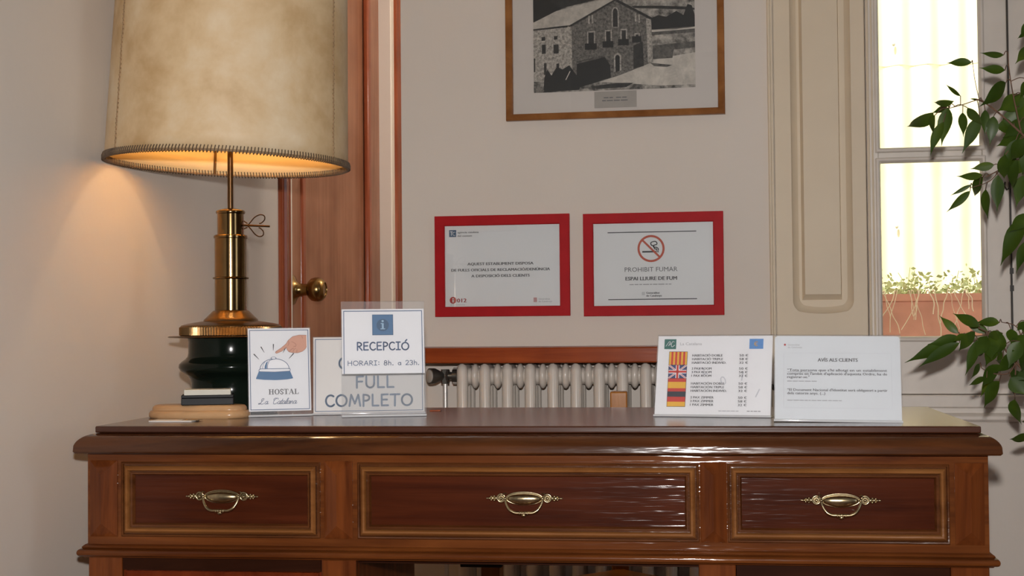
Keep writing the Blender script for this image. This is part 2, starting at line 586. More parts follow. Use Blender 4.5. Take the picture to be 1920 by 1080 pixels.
class Print:
    def __init__(self, mapf, mats, base=0.0004):
        self.map, self.mats, self.base = mapf, mats, base
        self.mb = MB()

    def _mi(self, mat):
        if mat not in self.mats:
            self.mats.append(mat)
        return self.mats.index(mat)

    def raw(self, vs, fs, mat, layer):
        off = self.base + layer * 0.00018
        self.mb.add([self.map(a, b, off) for a, b in vs], fs, self._mi(mat))

    def poly(self, pts, mat, layer=0):
        self.raw(pts, [tuple(range(len(pts)))], mat, layer)

    def rect(self, a0, a1, b0, b1, mat, layer=0):
        self.poly([(a0, b0), (a1, b0), (a1, b1), (a0, b1)], mat, layer)

    def border(self, a0, a1, b0, b1, w, mat, layer=0):
        self.rect(a0, a1, b0, b0 + w, mat, layer)
        self.rect(a0, a1, b1 - w, b1, mat, layer)
        self.rect(a0, a0 + w, b0 + w, b1 - w, mat, layer)
        self.rect(a1 - w, a1, b0 + w, b1 - w, mat, layer)

    def disc(self, a, b, ra, mat, layer=0, rb=None, n=28):
        rb = ra if rb is None else rb
        self.poly([(a + ra * cos(2 * pi * k / n), b + rb * sin(2 * pi * k / n)) for k in range(n)], mat, layer)

    def ring(self, a, b, r0, r1, mat, layer=0, n=36):
        vs = []
        for k in range(n):
            q = 2 * pi * k / n
            vs += [(a + r0 * cos(q), b + r0 * sin(q)), (a + r1 * cos(q), b + r1 * sin(q))]
        fs = [(2 * k, 2 * k + 1, (2 * k + 3) % (2 * n), (2 * k + 2) % (2 * n)) for k in range(n)]
        self.raw(vs, fs, mat, layer)

    def ribbon(self, pts, w, mat, layer=0, caps=True, taper=None):
        for i in range(len(pts) - 1):
            (x0, y0), (x1, y1) = pts[i][:2], pts[i + 1][:2]
            dx, dy = x1 - x0, y1 - y0
            l = math.hypot(dx, dy)
            if l < 1e-9:
                continue
            w0 = w1 = w / 2
            if taper:
                w0 *= taper[0] + (taper[1] - taper[0]) * i / (len(pts) - 1)
                w1 *= taper[0] + (taper[1] - taper[0]) * (i + 1) / (len(pts) - 1)
            nx, ny = -dy / l, dx / l
            self.raw([(x0 - nx * w0, y0 - ny * w0), (x1 - nx * w1, y1 - ny * w1), (x1 + nx * w1, y1 + ny * w1),
                      (x0 + nx * w0, y0 + ny * w0)], [(0, 1, 2, 3)], mat, layer)
        if caps and not taper:
            for p in pts:
                self.disc(p[0], p[1], w / 2, mat, layer, n=8)

    def text(self, s, a, b, size, mat, layer=0, align='c', width=None, bold=0.0, rot=0.0):
        """size = capital height; width squeezes or stretches the line to fit"""
        vs, fs, x0, x1 = font_mesh(s)
        if not vs:
            return
        k = size / 0.70
        kx = k if width is None else width / max(x1 - x0, 1e-6)
        w = (x1 - x0) * kx
        ox = {'c': a - w / 2, 'l': a, 'r': a - w}[align]
        for d in ((0.0,) if not bold else (-bold, 0.0, bold)):
            pts = [(ox + (x - x0) * kx + d, b + y * k) for x, y in vs]
            if rot:
                cr, sr = cos(rot), sin(rot)
                pts = [(a + (x - a) * cr - (y - b) * sr, b + (x - a) * sr + (y - b) * cr) for x, y in pts]
            self.raw(pts, fs, mat, layer)

    def dashes(self, a, b, w, h, mat, layer=0, seed=1):
        """a line of print too small to read: word-long bars"""
        rnd = random.Random(seed)
        x = a
        while x < a + w - h:
            l = min(h * rnd.uniform(2.2, 6.5), a + w - x)
            self.rect(x, x + l, b, b + h * 0.75, mat, layer)
            x += l + h * 0.8

    def build(self, name, parent):
        return self.mb.build(name, self.mats, parent, smooth=0)


def arc(cx, cy, rx, ry, a0, a1, n=14):
    return [(cx + rx * cos(R(a0 + (a1 - a0) * k / n)), cy + ry * sin(R(a0 + (a1 - a0) * k / n))) for k in range(n + 1)]


# rounded hand-lettered capitals, drawn as pen strokes (unit height)
PEN = {
    'C': (0.72, [arc(0.42, 0.48, 0.38, 0.47, 52, 318)]),
    'O': (0.92, [arc(0.46, 0.49, 0.42, 0.47, 0, 360, 24)]),
    'Ó': (0.92, [arc(0.46, 0.45, 0.42, 0.45, 0, 360, 24), [(0.48, 1.06), (0.66, 1.26)]]),
    'M': (1.0, [[(0.06, 0.02), (0.20, 0.97), (0.50, 0.22), (0.78, 0.97), (0.94, 0.02)]]),
    'P': (0.62, [[(0.08, 0.0), (0.08, 0.97)], [(0.08, 0.95)] + arc(0.24, 0.70, 0.32, 0.25, 85, -90) + [(0.08, 0.46)]]),
    'L': (0.62, [[(0.08, 0.97), (0.08, 0.03), (0.56, 0.03)]]),
    'E': (0.66, [[(0.58, 0.97), (0.08, 0.95), (0.08, 0.03), (0.60, 0.04)], [(0.08, 0.52), (0.52, 0.53)]]),
    'T': (0.78, [[(0.02, 0.95), (0.76, 0.97)], [(0.39, 0.95), (0.37, 0.0)]]),
    'F': (0.62, [[(0.58, 0.97), (0.08, 0.95), (0.08, 0.0)], [(0.08, 0.52), (0.50, 0.53)]]),
    'U': (0.80, [[(0.08, 0.97), (0.08, 0.40)] + arc(0.39, 0.36, 0.31, 0.35, 180, 360) + [(0.70, 0.97)]]),
    'R': (0.66, [[(0.08, 0.0), (0.08, 0.97)], [(0.08, 0.95)] + arc(0.24, 0.71, 0.32, 0.24, 85, -90) + [(0.08, 0.45)], [(0.24, 0.46), (0.62, 0.0)]]),
    'I': (0.56, [[(0.04, 0.96), (0.52, 0.96)], [(0.28, 0.96), (0.28, 0.03)], [(0.04, 0.03), (0.52, 0.03)]]),
    'H': (0.80, [[(0.08, 0.97), (0.08, 0.0)], [(0.70, 0.97), (0.70, 0.0)], [(0.08, 0.50), (0.70, 0.52)]]),
    'A': (0.78, [[(0.04, 0.0), (0.42, 0.97), (0.72, 0.0)], [(0.16, 0.36), (0.62, 0.36)]]),
    ':': (0.34, [[(0.16, 0.18), (0.16, 0.20)], [(0.16, 0.66), (0.16, 0.68)]]),
    '.': (0.32, [[(0.12, 0.03), (0.12, 0.05)]]),
    '8': (0.62, [arc(0.30, 0.73, 0.20, 0.23, 0, 360, 18), arc(0.30, 0.25, 0.26, 0.25, 0, 360, 18)]),
    '2': (0.60, [arc(0.28, 0.70, 0.23, 0.27, 160, -30, 10) + [(0.05, 0.03), (0.54, 0.04)]]),
    '3': (0.58, [arc(0.24, 0.73, 0.22, 0.24, 150, -80, 10) + arc(0.24, 0.25, 0.26, 0.25, 85, -150, 12)]),
    'h': (0.56, [[(0.07, 1.0), (0.07, 0.0)], [(0.07, 0.38)] + arc(0.27, 0.40, 0.20, 0.22, 170, 0, 8) + [(0.47, 0.0)]]),
    'a': (0.62, [arc(0.26, 0.28, 0.22, 0.27, 20, 360, 16), [(0.48, 0.56), (0.50, 0.02)]]),
    ' ': (0.42, []),
}


def pen_text(pr, s, a, b, h, w, mat, layer, width=None, gap=0.12):
    tot = sum(PEN[c][0] + gap for c in s) - gap
    kx = h if width is None else width / tot
    x = a - tot * kx / 2
    for c in s:
        adv, strokes = PEN[c]
        for st in strokes:
            pr.ribbon([(x + p[0] * kx, b + p[1] * h) for p in st], w * (1.6 if c in '.:' else 1), mat, layer)
        x += (adv + gap) * kx


# ------------------------------------------------------------------ the room
def room_obj(name, mb, mat, **kw):
    return mb.build(name, mat, mat_world=ROOM, **kw)


WL = -0.808          # left wall face (room x)
CEIL = 2.75
# back wall with the window opening
b = MB()
WX0, WX1, WZ0, WZ1 = 0.500, 1.72, 0.742, 2.40
b.box(-0.464, WX0, 0, 0.14, 0, CEIL)
b.box(WX1, 3.2, 0, 0.14, 0, CEIL)
b.box(WX0, WX1, 0, 0.14, 0, WZ0)
b.box(WX0, WX1, 0, 0.14, WZ1, CEIL)
struct(room_obj('wall_back', b, 'wall', smooth=0))
# left wall, with the doorway
S0 = -0.976          # room y of the left wall's datum
dy0, dy1 = S0 + 1.0915, S0 + 2.1657
b = MB()
b.box(WL - 0.14, WL, -6.0, dy0, 0, CEIL)
b.box(WL - 0.14, WL, dy0, dy1, 2.26, 2.53)
b.box(WL - 0.14, WL, dy1, 1.42, 0, 2.53)
struct(room_obj('wall_left', b, 'wall', smooth=0))
b = MB()
b.box(WL, 0.45, 1.36, 1.42, 0, 2.53)
b.box(0.39, 0.45, 0.14, 1.36, 0, 2.53)
struct(room_obj('wall_hall', b, 'wall', smooth=0))
# right wall; its unseen window opening is added to let daylight in
b = MB()
b.box(3.2, 3.34, -6.0, -3.4, 0, CEIL)
b.box(3.2, 3.34, -2.4, 0.14, 0, CEIL)
b.box(3.2, 3.34, -3.4, -2.4, 0, 1.0)
b.box(3.2, 3.34, -3.4, -2.4, 2.2, CEIL)
struct(room_obj('wall_right', b, 'wall', smooth=0))
b = MB()
b.box(WL - 0.14, 3.34, -6.14, -6.0, 0, CEIL)
struct(room_obj('wall_front', b, 'farwall', smooth=0))
b = MB()
b.box(WL - 0.14, 3.34, -6.14, 0.14, CEIL, CEIL + 0.12)
b.box(WL - 0.14, 0.45, 0.14, 1.42, 2.46, 2.53)
struct(room_obj('ceiling', b, 'ceiling', smooth=0))
b = MB()
b.box(WL - 0.14, 3.34, -6.14, 0.14, -0.1, 0)
b.box(WL - 0.14, 0.45, 0.14, 1.42, -0.1, 0)
struct(room_obj('floor', b, 'floor', smooth=0))

# doorway in the left wall: casings, white jambs, leaf and knob
b = MB()
prof = [(0, 0), (0.006, 0), (0.010, 0.004), (0.010, 0.018), (0.016, 0.022), (0.016, 0.040), (0.013, 0.046), (0.016, 0.052), (0.012, 0.060), (0, 0.061)]


def casing(s0, s1, flip):
    n = len(prof)
    ring = [(WL + h, (s0 + t / 0.061 * (s1 - s0)) if not flip else (s1 - t / 0.061 * (s1 - s0))) for h, t in prof]
    vs = [(x, y + S0, 0.0) for x, y in ring] + [(x, y + S0, 2.36) for x, y in ring]
    fs = [(i, (i + 1) % n, (i + 1) % n + n, i + n) for i in range(n)] + [tuple(range(n))[::-1], tuple(range(n, 2 * n))]
    b.add(vs, fs)


casing(0.990, 1.056, False)
casing(2.205, 2.330, True)
b.box(WL, WL + 0.014, S0 + 0.99, S0 + 2.33, 2.30, 2.38)
struct(room_obj('trim_1', b, 'casing'))
b = MB()
b.box(WL - 0.05, WL + 0.005, S0 + 1.056, S0 + 1.092, 0, 2.30)
b.box(WL - 0.05, WL + 0.005, S0 + 2.166, S0 + 2.206, 0, 2.30)
b.box(WL - 0.05, WL + 0.005, S0 + 1.056, S0 + 2.206, 2.255, 2.30)
struct(room_obj('trim_2', b, 'jamb', bevel=0.003))

door = struct(empty('door_1', ROOM @ Matrix.Translation((WL - 0.04, S0 + 1.092, 0))))
b = MB()
DW = 1.073
# stiles, rails and sunk panels; leaf face is x=0
x0, x1 = -0.04, 0.0
zs = [(0.02, 0.22), (2.14, 2.25)]
b.box(x0, x1, 0.002, 0.215, 0.02, 2.25)
b.box(x0, x1, 0.935, DW, 0.02, 2.25)
for z0, z1 in zs:
    b.box(x0, x1, 0.215, 0.935, z0, z1)
b.box(x0, x1 - 0.014, 0.215, 0.935, 0.2, 2.16)
b.build('door_leaf', 'doorwood', door, smooth=0)
b = MB()
for z0, z1 in ((0.22, 2.14),):
    for y0, y1, q0, q1 in ((0.205, 0.238, z0, z1), (0.915, 0.95, z0, z1), (0.205, 0.95, z0, z0 + 0.03), (0.205, 0.95, z1 - 0.03, z1)):
        b.box(-0.012, 0.007, y0, y1, q0, q1)
b.build('panel_moulding', 'casing', door, bevel=0.006)
b = MB()
KP = (0.0, 0.128, 1.053)
b.T = Matrix.Translation(KP) @ Matrix.Rotation(R(90), 4, 'Y')
b.lathe([(0.042, 0.0), (0.042, 0.004), (0.036, 0.007), (0.026, 0.012), (0.019, 0.022), (0.0165, 0.034), (0.0165, 0.046), (0.024, 0.050),
         (0.0315, 0.058), (0.0345, 0.069), (0.0345, 0.078), (0.031, 0.088), (0.024, 0.095), (0.020, 0.097), (0.019, 0.0945), (0.0, 0.0945)], 40)
b.build('door_knob', 'knob', door, smooth=50)['label'] = 'round bronze door knob'

# ------------------------------------------------------------------ window, shutter and sill in the back wall
win = struct(empty('window_1', ROOM))
b = MB()
# outer frame and the two casement sashes
GZ0, GZ1, GZ2 = 0.905, 1.347, 1.372
b.box(0.500, 0.722, 0.03, 0.09, 0.742, 2.40)                 # fixed frame behind the shutter leaf
b.box(1.70, 1.72, 0.0, 0.09, 0.742, 2.40)
b.box(0.500, 1.72, 0.0, 0.09, 2.36, 2.40)
b.build('window_frame', 'cream', win, bevel=0.003)


def sash(x0, g0, g1, x1, name, mat):
    b = MB()
    b.box(x0, g0, -0.006, 0.045, 0.770, 2.355)
    b.box(g1, x1, -0.006, 0.045, 0.770, 2.355)
    b.box(g0, g1, -0.006, 0.045, 0.770, GZ0)
    b.box(g0, g1, -0.006, 0.045, 2.26, 2.355)
    b.box(g0, g1, -0.002, 0.045, GZ1, GZ2)
    return b


b = sash(0.724, 0.7517, 0.9989, 1.0605, 's', 'cream')
for z0, z1 in ((GZ0, GZ1), (GZ2, 2.26)):
    b.rect_frame(0.7445, 1.0065, z0 - 0.006, z1 + 0.006, [(0, 0.0), (0.0, 0.006), (0.003, 0.010), (0.007, 0.010), (0.0105, 0.004), (0.013, -0.01)], -0.006)
s1 = b.build('sash', 'sashpaint', win, bevel=0.002)
b = sash(1.0635, 1.1200, 1.3650, 1.4250, 's', 'cream')
s2 = b.build('sash', 'sashpaint', win, bevel=0.002)
b = MB()
for g0, g1 in ((0.7517, 0.9989), (1.12, 1.365)):
    for z0, z1 in ((GZ0, GZ1), (GZ2, 2.26)):
        b.box(g0, g1, 0.020, 0.023, z0, z1)
b.build('pane', 'glass', win, smooth=0)
b = MB()
b.tube([(1.0620, -0.010, 0.80), (1.0620, -0.010, 2.3)], 0.0022, 6)
for z in (1.02, 1.40, 1.062):
    b.box(1.058, 1.066, -0.016, -0.006, z, z + 0.014)
b.tube([(1.050, -0.012, 1.285), (1.047, -0.02, 1.275), (1.052, -0.022, 1.266), (1.060, -0.018, 1.270), (1.060, -0.012, 1.285)], 0.0022, 6)
b.build('window_bolt_rod', 'blackcord', win)
b = MB()
b.box(1.43, 1.70, 0.03, 0.09, 0.742, 2.40)
b.build('window_frame', 'cream', win)
b = MB()
b.box(0.50, 1.76, -0.016, 0.06, 0.7365, 0.7685)
b.build('window_sill', 'sashpaint', win, bevel=0.004)
b = MB()
b.strip([(0.01, 0.7365), (-0.004, 0.7365), (-0.004, 0.724), (-0.012, 0.722), (-0.018, 0.716), (-0.018, 0.709), (-0.012, 0.703), (0.01, 0.702)], 0.50, 1.76)
struct(room_obj('trim_3', b, 'sashpaint'))
# strip of moulding between the wall and the shutter
b = MB()
b.box(0.4838, 0.4975, -0.010, 0.03, 0.7365, 2.42)
b.tube([(0.4885, -0.010, 0.7365), (0.4885, -0.010, 2.42)], 0.0045, 8)
struct(room_obj('trim_4', b, 'cream', bevel=0.002))

sh = struct(empty('window_shutter', ROOM))
# the leaf: a board with a routed, round-bottomed sunk panel and a raised field
ox0, ox1, oz0 = 0.5400, 0.6880, 0.973
b = MB()
leafx0, leafx1, leafz0, leafz1 = 0.4985, 0.7225, 0.770, 2.352
rc = 0.030


def u_shape(x0, x1, z0, ztop, r, sag):
    """outline of a tall panel with a gently bowed foot, from top left down and up to top right"""
    pts = [(x0, ztop)]
    pts += [(x0, z0 + r + (1.10 - z0) * 0.6)]
    for k in range(7):
        a = R(180 + 60 * k / 6)
        pts.append((x0 + r + r * cos(a), z0 + r + r * sin(a) * 1.05))
    n = 8
    xa, za = pts[-1]
    xb = x1 - (xa - x0)
    for k in range(1, n):
        t = k / n
        pts.append((xa + (xb - xa) * t, za - sag * 4 * t * (1 - t)))
    for k in range(7):
        a = R(300 + 60 * k / 6)
        pts.append((x1 - r + r * cos(a), z0 + r + r * sin(a) * 1.05))
    pts += [(x1, z0 + r + (1.10 - z0) * 0.6), (x1, ztop)]
    return pts


U = [u_shape(ox0, ox1, oz0, 2.25, rc, 0.006),
     u_shape(ox0 + 0.004, ox1 - 0.004, oz0 + 0.004, 2.25, rc - 0.002, 0.006),
     u_shape(ox0 + 0.016, ox1 - 0.014, oz0 + 0.016, 2.24, rc - 0.006, 0.005)]
dep = [-0.006, 0.003, 0.013]
n = len(U[0])
vs, fs = [], []
for ring, d in zip(U, dep):
    vs += [(x, d, z) for x, z in ring]
for i in range(len(U) - 1):
    for k in range(n - 1):
        fs.append((i * n + k, i * n + k + 1, (i + 1) * n + k + 1, (i + 1) * n + k))
b.add(vs, fs)
# board face around the sunk panel
u = U[0]
h = n // 2
face_l = [(leafx0, -0.006, leafz1)] + [(leafx0, -0.006, leafz0)]
mid = u[h]
ptsL = [(x, -0.006, z) for x, z in u[:h + 1]]
ptsR = [(x, -0.006, z) for x, z in u[h:]]
L_ = ptsL + [(mid[0], -0.006, leafz0), (leafx0, -0.006, leafz0), (leafx0, -0.006, leafz1), (ox0, -0.006, leafz1)]
R_ = ptsR + [(ox1, -0.006, leafz1), (leafx1, -0.006, leafz1), (leafx1, -0.006, leafz0), (mid[0], -0.006, leafz0)]
for ring in (L_, R_):
    b.add(ring, [tuple(range(len(ring)))])
b.add([(ox0, -0.006, 2.25), (ox1, -0.006, 2.25), (ox1, -0.006, leafz1), (ox0, -0.006, leafz1)], [(0, 1, 2, 3)])
b.box(leafx0, leafx1, 0.0135, 0.030, leafz0, leafz1)
b.box(leafx0, leafx0 + 0.002, -0.006, 0.026, leafz0, leafz1)
b.box(leafx1 - 0.002, leafx1, -0.006, 0.026, leafz0, leafz1)
b.build('shutter_leaf', 'cream', sh, smooth=30)
b = MB()
fx0, fx1, fz0 = 0.570, 0.657, 1.008
b.add([(fx0 - 0.007, 0.0138, fz0 - 0.004), (fx1 + 0.003, 0.0138, fz0 - 0.004), (fx1 + 0.003, 0.0138, 2.24), (fx0 - 0.007, 0.0138, 2.24),
       (fx0, -0.005, fz0 + 0.010), (fx1, -0.005, fz0 + 0.010), (fx1, -0.005, 2.23), (fx0, -0.005, 2.23)],
      [(0, 1, 5, 4), (1, 2, 6, 5), (2, 3, 7, 6), (3, 0, 4, 7), (4, 5, 6, 7)])
b.build('raised_panel', 'cream', sh, smooth=0)
for x, r_ in ((0.7285, 0.0030), (0.7385, 0.0022)):
    b = MB()
    b.tube([(x, -0.008, 0.77), (x, -0.008, 2.35)], r_, 8)
    b.build('beading', 'cream', sh)
b = MB()
b.tube([(0.4975, -0.008, 0.800), (0.4945, -0.02, 0.802), (0.4885, -0.026, 0.797), (0.4865, -0.026, 0.790), (0.490, -0.024, 0.784), (0.4965, -0.018, 0.782)], [0.003, 0.004, 0.005, 0.005, 0.0045, 0.003], 10)
b.build('shutter_catch', 'brass', sh)['label'] = 'small brass catch at the shutter edge'

# ------------------------------------------------------------------ outside the window
b = MB()
b.box(0.451, 4.5, 0.141, 3.2, -0.1, 0.0)
struct(room_obj('alley_ground', b, 'alley', smooth=0))
cw = empty('corrugated_wall', ROOM)
tag(cw, 'sunlit yellow corrugated sheet wall seen through the window panes', 'wall')


def corrugated(z0, z1, y, tilt=0.0, ph=0.0):
    b = MB()
    n = 420
    vs = []
    for i in range(n + 1):
        x = 0.455 + 3.6 * i / n
        yy = y - 0.017 * cos(2 * pi * (x - ph) / 0.0985)
        vs += [(x, yy, z0 + tilt * x), (x, yy, z1 + tilt * x), ]
    fs = [(2 * i, 2 * i + 2, 2 * i + 3, 2 * i + 1) for i in range(n)]
    b.add(vs, fs)
    return b


corrugated(-0.05, 1.905, 1.70, 0, 0.96).build('corrugated_sheet', 'corr', cw, smooth=60)
corrugated(1.878, 3.6, 1.6985, -0.004, 0.96).build('corrugated_sheet', 'corr', cw, smooth=60)
b = MB()
for x, z in ((0.94, 1.949), (1.238, 1.960), (0.941, 1.289), (1.243, 1.296)):
    b.ball((x, 1.680, z), 0.006, 0.006, 0.008, 10, 8)
b.build('sheet_bolt', 'bolt', cw)

fb = empty('window_box', ROOM @ Matrix.Translation((1.0, 0.43, 0.80)))
tag(fb, 'long terracotta trough of pale weeds outside the window', 'planter')
b = MB()
prof = [(-0.085, 0.0), (-0.098, 0.075), (-0.094, 0.080), (-0.100, 0.083), (-0.106, 0.200), (-0.116, 0.203), (-0.116, 0.222), (-0.100, 0.222), (-0.098, 0.195), (0.098, 0.195),
        (0.100, 0.222), (0.116, 0.222), (0.116, 0.203), (0.106, 0.200), (0.098, 0.075), (0.085, 0.0)]
b.strip(prof, -0.42, 0.62)
b.build('trough', 'terracotta', fb)
b = MB()
rnd = random.Random(3)
for i in range(1900):
    x, y, z = rnd.uniform(-0.40, 0.60), rnd.uniform(-0.10, 0.09), 0.205 + abs(rnd.gauss(0, 0.030)) + 0.012 * sin(x * 30)
    s = rnd.uniform(0.005, 0.012)
    a, t = rnd.uniform(0, 2 * pi), rnd.uniform(-0.9, 0.9)
    d = Vector((cos(a) * cos(t), sin(a) * cos(t), sin(t)))
    w = d.cross(Vector((rnd.uniform(-1, 1), rnd.uniform(-1, 1), rnd.uniform(-1, 1)))).normalized()
    p = Vector((x, y, z))
    b.add([p - d * s, p + w * s * 0.6, p + d * s, p - w * s * 0.6], [(0, 1, 2, 3)])
for i in range(46):
    x, y = rnd.uniform(-0.38, 0.58), rnd.uniform(-0.07, 0.07)
    h_ = rnd.uniform(0.03, 0.10)
    b.tube([(x, y, 0.195), (x + rnd.uniform(-0.01, 0.01), y, 0.2 + h_ / 2), (x + rnd.uniform(-0.02, 0.02), y, 0.2 + h_)], 0.0010, 5)
b.build('weeds', 'weed', fb, smooth=0)['kind'] = 'stuff'
b = MB()
for i in range(64):
    x = rnd.uniform(-0.40, 0.58)
    y = -0.100
    pts = [Vector((x, y + 0.06, 0.20)), Vector((x + rnd.uniform(-0.01, 0.01), -0.108, 0.232))]
    L = rnd.uniform(0.05, 0.13)
    q = pts[-1].copy()
    dx = rnd.uniform(-0.5, 0.5)
    for k in range(5):
        q = q + Vector((dx * L / 5 + rnd.uniform(-0.005, 0.005), -0.0025 - (0.012 if k == 0 else 0), -L / 5))
        pts.append(q.copy())
    b.tube(smooth_line(pts, 3), rnd.uniform(0.0008, 0.0016), 5)
b.build('dry_runners', 'twig', fb)['kind'] = 'stuff'
b = MB()
b.box(-0.42, 0.62, -0.09, 0.09, 0.10, 0.198)
b.build('soil', 'soil', fb, smooth=0)
b = MB()
b.box(0.5, 1.72, 0.145, 0.60, 0.74, 0.799)
struct(room_obj('trim_5', b, 'alley', smooth=0))

# ------------------------------------------------------------------ the desk
TOP = 0.782
desk = tag(empty('desk', DESK), 'carved dark mahogany reception desk carrying the lamp and upright signs', 'desk')


def dpart(name, mb, mat, parent=None, **kw):
    return mb.build(name, mat, parent or desk, **kw)


DX0, DX1, DD = -0.771, 0.7085, 0.530
b = MB()
b.box(DX0, DX1, 0.0, DD, 0.7705, TOP)
dpart('desk_top', b, 'top', bevel=0.0022)
# overhanging rim: quarter-round nose on front and sides
b = MB()
nose = [(0.004, 0.7706)]
for k in range(9):
    a = R(90 - 78 * k / 8)
    nose.append((0.002 - 0.0325 * cos(a), 0.7455 + 0.0245 * sin(a)))
nose += [(-0.0305, 0.7405), (-0.0275, 0.7375), (0.004, 0.7375)]
# mitred run: left side, front, right side
vs, fs = [], []
n = len(nose)
EX = 0.0
for (cx, sx) in ((DX0, -1), (DX1, 1)):
    pass
path = [((DX0, DD), (-1, 0)), ((DX0, 0.0), (-1, -1)), ((DX1, 0.0), (1, -1)), ((DX1, DD), (1, 0))]
for (px, py), (mx_, my_) in path:
    for y, z in nose:
        o = -y            # distance outward
        oy = o
        ox_ = o - 0.004
        vs.append((px + mx_ * ox_, py + my_ * oy, z))
for i in range(3):
    for k in range(n):
        k2 = (k + 1) % n
        fs.append((i * n + k, i * n + k2, (i + 1) * n + k2, (i + 1) * n + k))
fs += [tuple(range(n)), tuple(range(3 * n, 4 * n))]
b.add(vs, fs)
dpart('desk_rim', b, 'rim')

FX0, FX1 = -0.7837, 0.7180
FT, FB = 0.7375, 0.5790
TH = 0.022
b = MB()
# front rail frame round the three drawers, plus end boards and back rail
dr = [(-0.7222, -0.3729), (-0.3085, 0.2607), (0.3063, 0.6570)]
DZ0, DZ1 = 0.5938, 0.7213
b.box(FX0, FX1, 0.0, TH, DZ1, FT)
b.box(FX0, FX1, 0.0, TH, FB - 0.02, DZ0)
edges = [FX0] + [q for d in dr for q in d] + [FX1]
for i in range(0, len(edges), 2):
    b.box(edges[i], edges[i + 1], 0.0, TH, DZ0, DZ1)
b.box(FX0, FX0 + 0.02, TH, DD - 0.02, FB - 0.02, FT)
b.box(FX1 - 0.02, FX1, TH, DD - 0.02, FB - 0.02, FT)
dpart('drawer_rail', b, 'frame', smooth=0)
b = MB()
b.box(FX0 + 0.02, FX1 - 0.02, DD - 0.04, DD - 0.02, FB - 0.02, FT)
b.box(FX0 + 0.02, FX1 - 0.02, TH, DD - 0.04, FB - 0.03, FB - 0.02)
dpart('drawer_housing', b, 'dark', smooth=0)

# beaded moulding under the drawers
b = MB()
wm = [(0.004, 0.5800), (-0.004, 0.5800), (-0.008, 0.5775), (-0.010, 0.5755), (-0.008, 0.5735), (-0.011, 0.5732)]
for k in range(7):
    a = R(80 - 160 * k / 6)
    wm.append((-0.011 - 0.0068 * cos(a), 0.5668 + 0.0063 * sin(a)))
wm += [(-0.008, 0.5600), (-0.006, 0.5580), (0.004, 0.5580)]
vs, fs = [], []
n = len(wm)
for (px, py), (mx_, my_) in [((FX0, DD - 0.02), (-1, 0)), ((FX0, 0.0), (-1, -1)), ((FX1, 0.0), (1, -1)), ((FX1, DD - 0.02), (1, 0))]:
    for y, z in wm:
        vs.append((px - mx_ * y * 0.75, py - my_ * y, z))
for i in range(3):
    for k in range(n):
        k2 = (k + 1) % n
        fs.append((i * n + k, i * n + k2, (i + 1) * n + k2, (i + 1) * n + k))
fs += [tuple(range(n)), tuple(range(3 * n, 4 * n))]
b.add(vs, fs)
dpart('waist_moulding', b, 'frame')

MOULD = [(0, -0.002), (0, 0.004), (0.0015, 0.0055), (0.0035, 0.0050), (0.0045, 0.0010), (0.0062, 0.0010), (0.0066, 0.0075), (0.0085, 0.0108), (0.0110, 0.0125),
         (0.0135, 0.0120), (0.0152, 0.0095), (0.0157, 0.0025), (0.0174, 0.0025), (0.0180, 0.0060), (0.0205, 0.0058), (0.0225, 0.0020), (0.0240, -0.0055)]


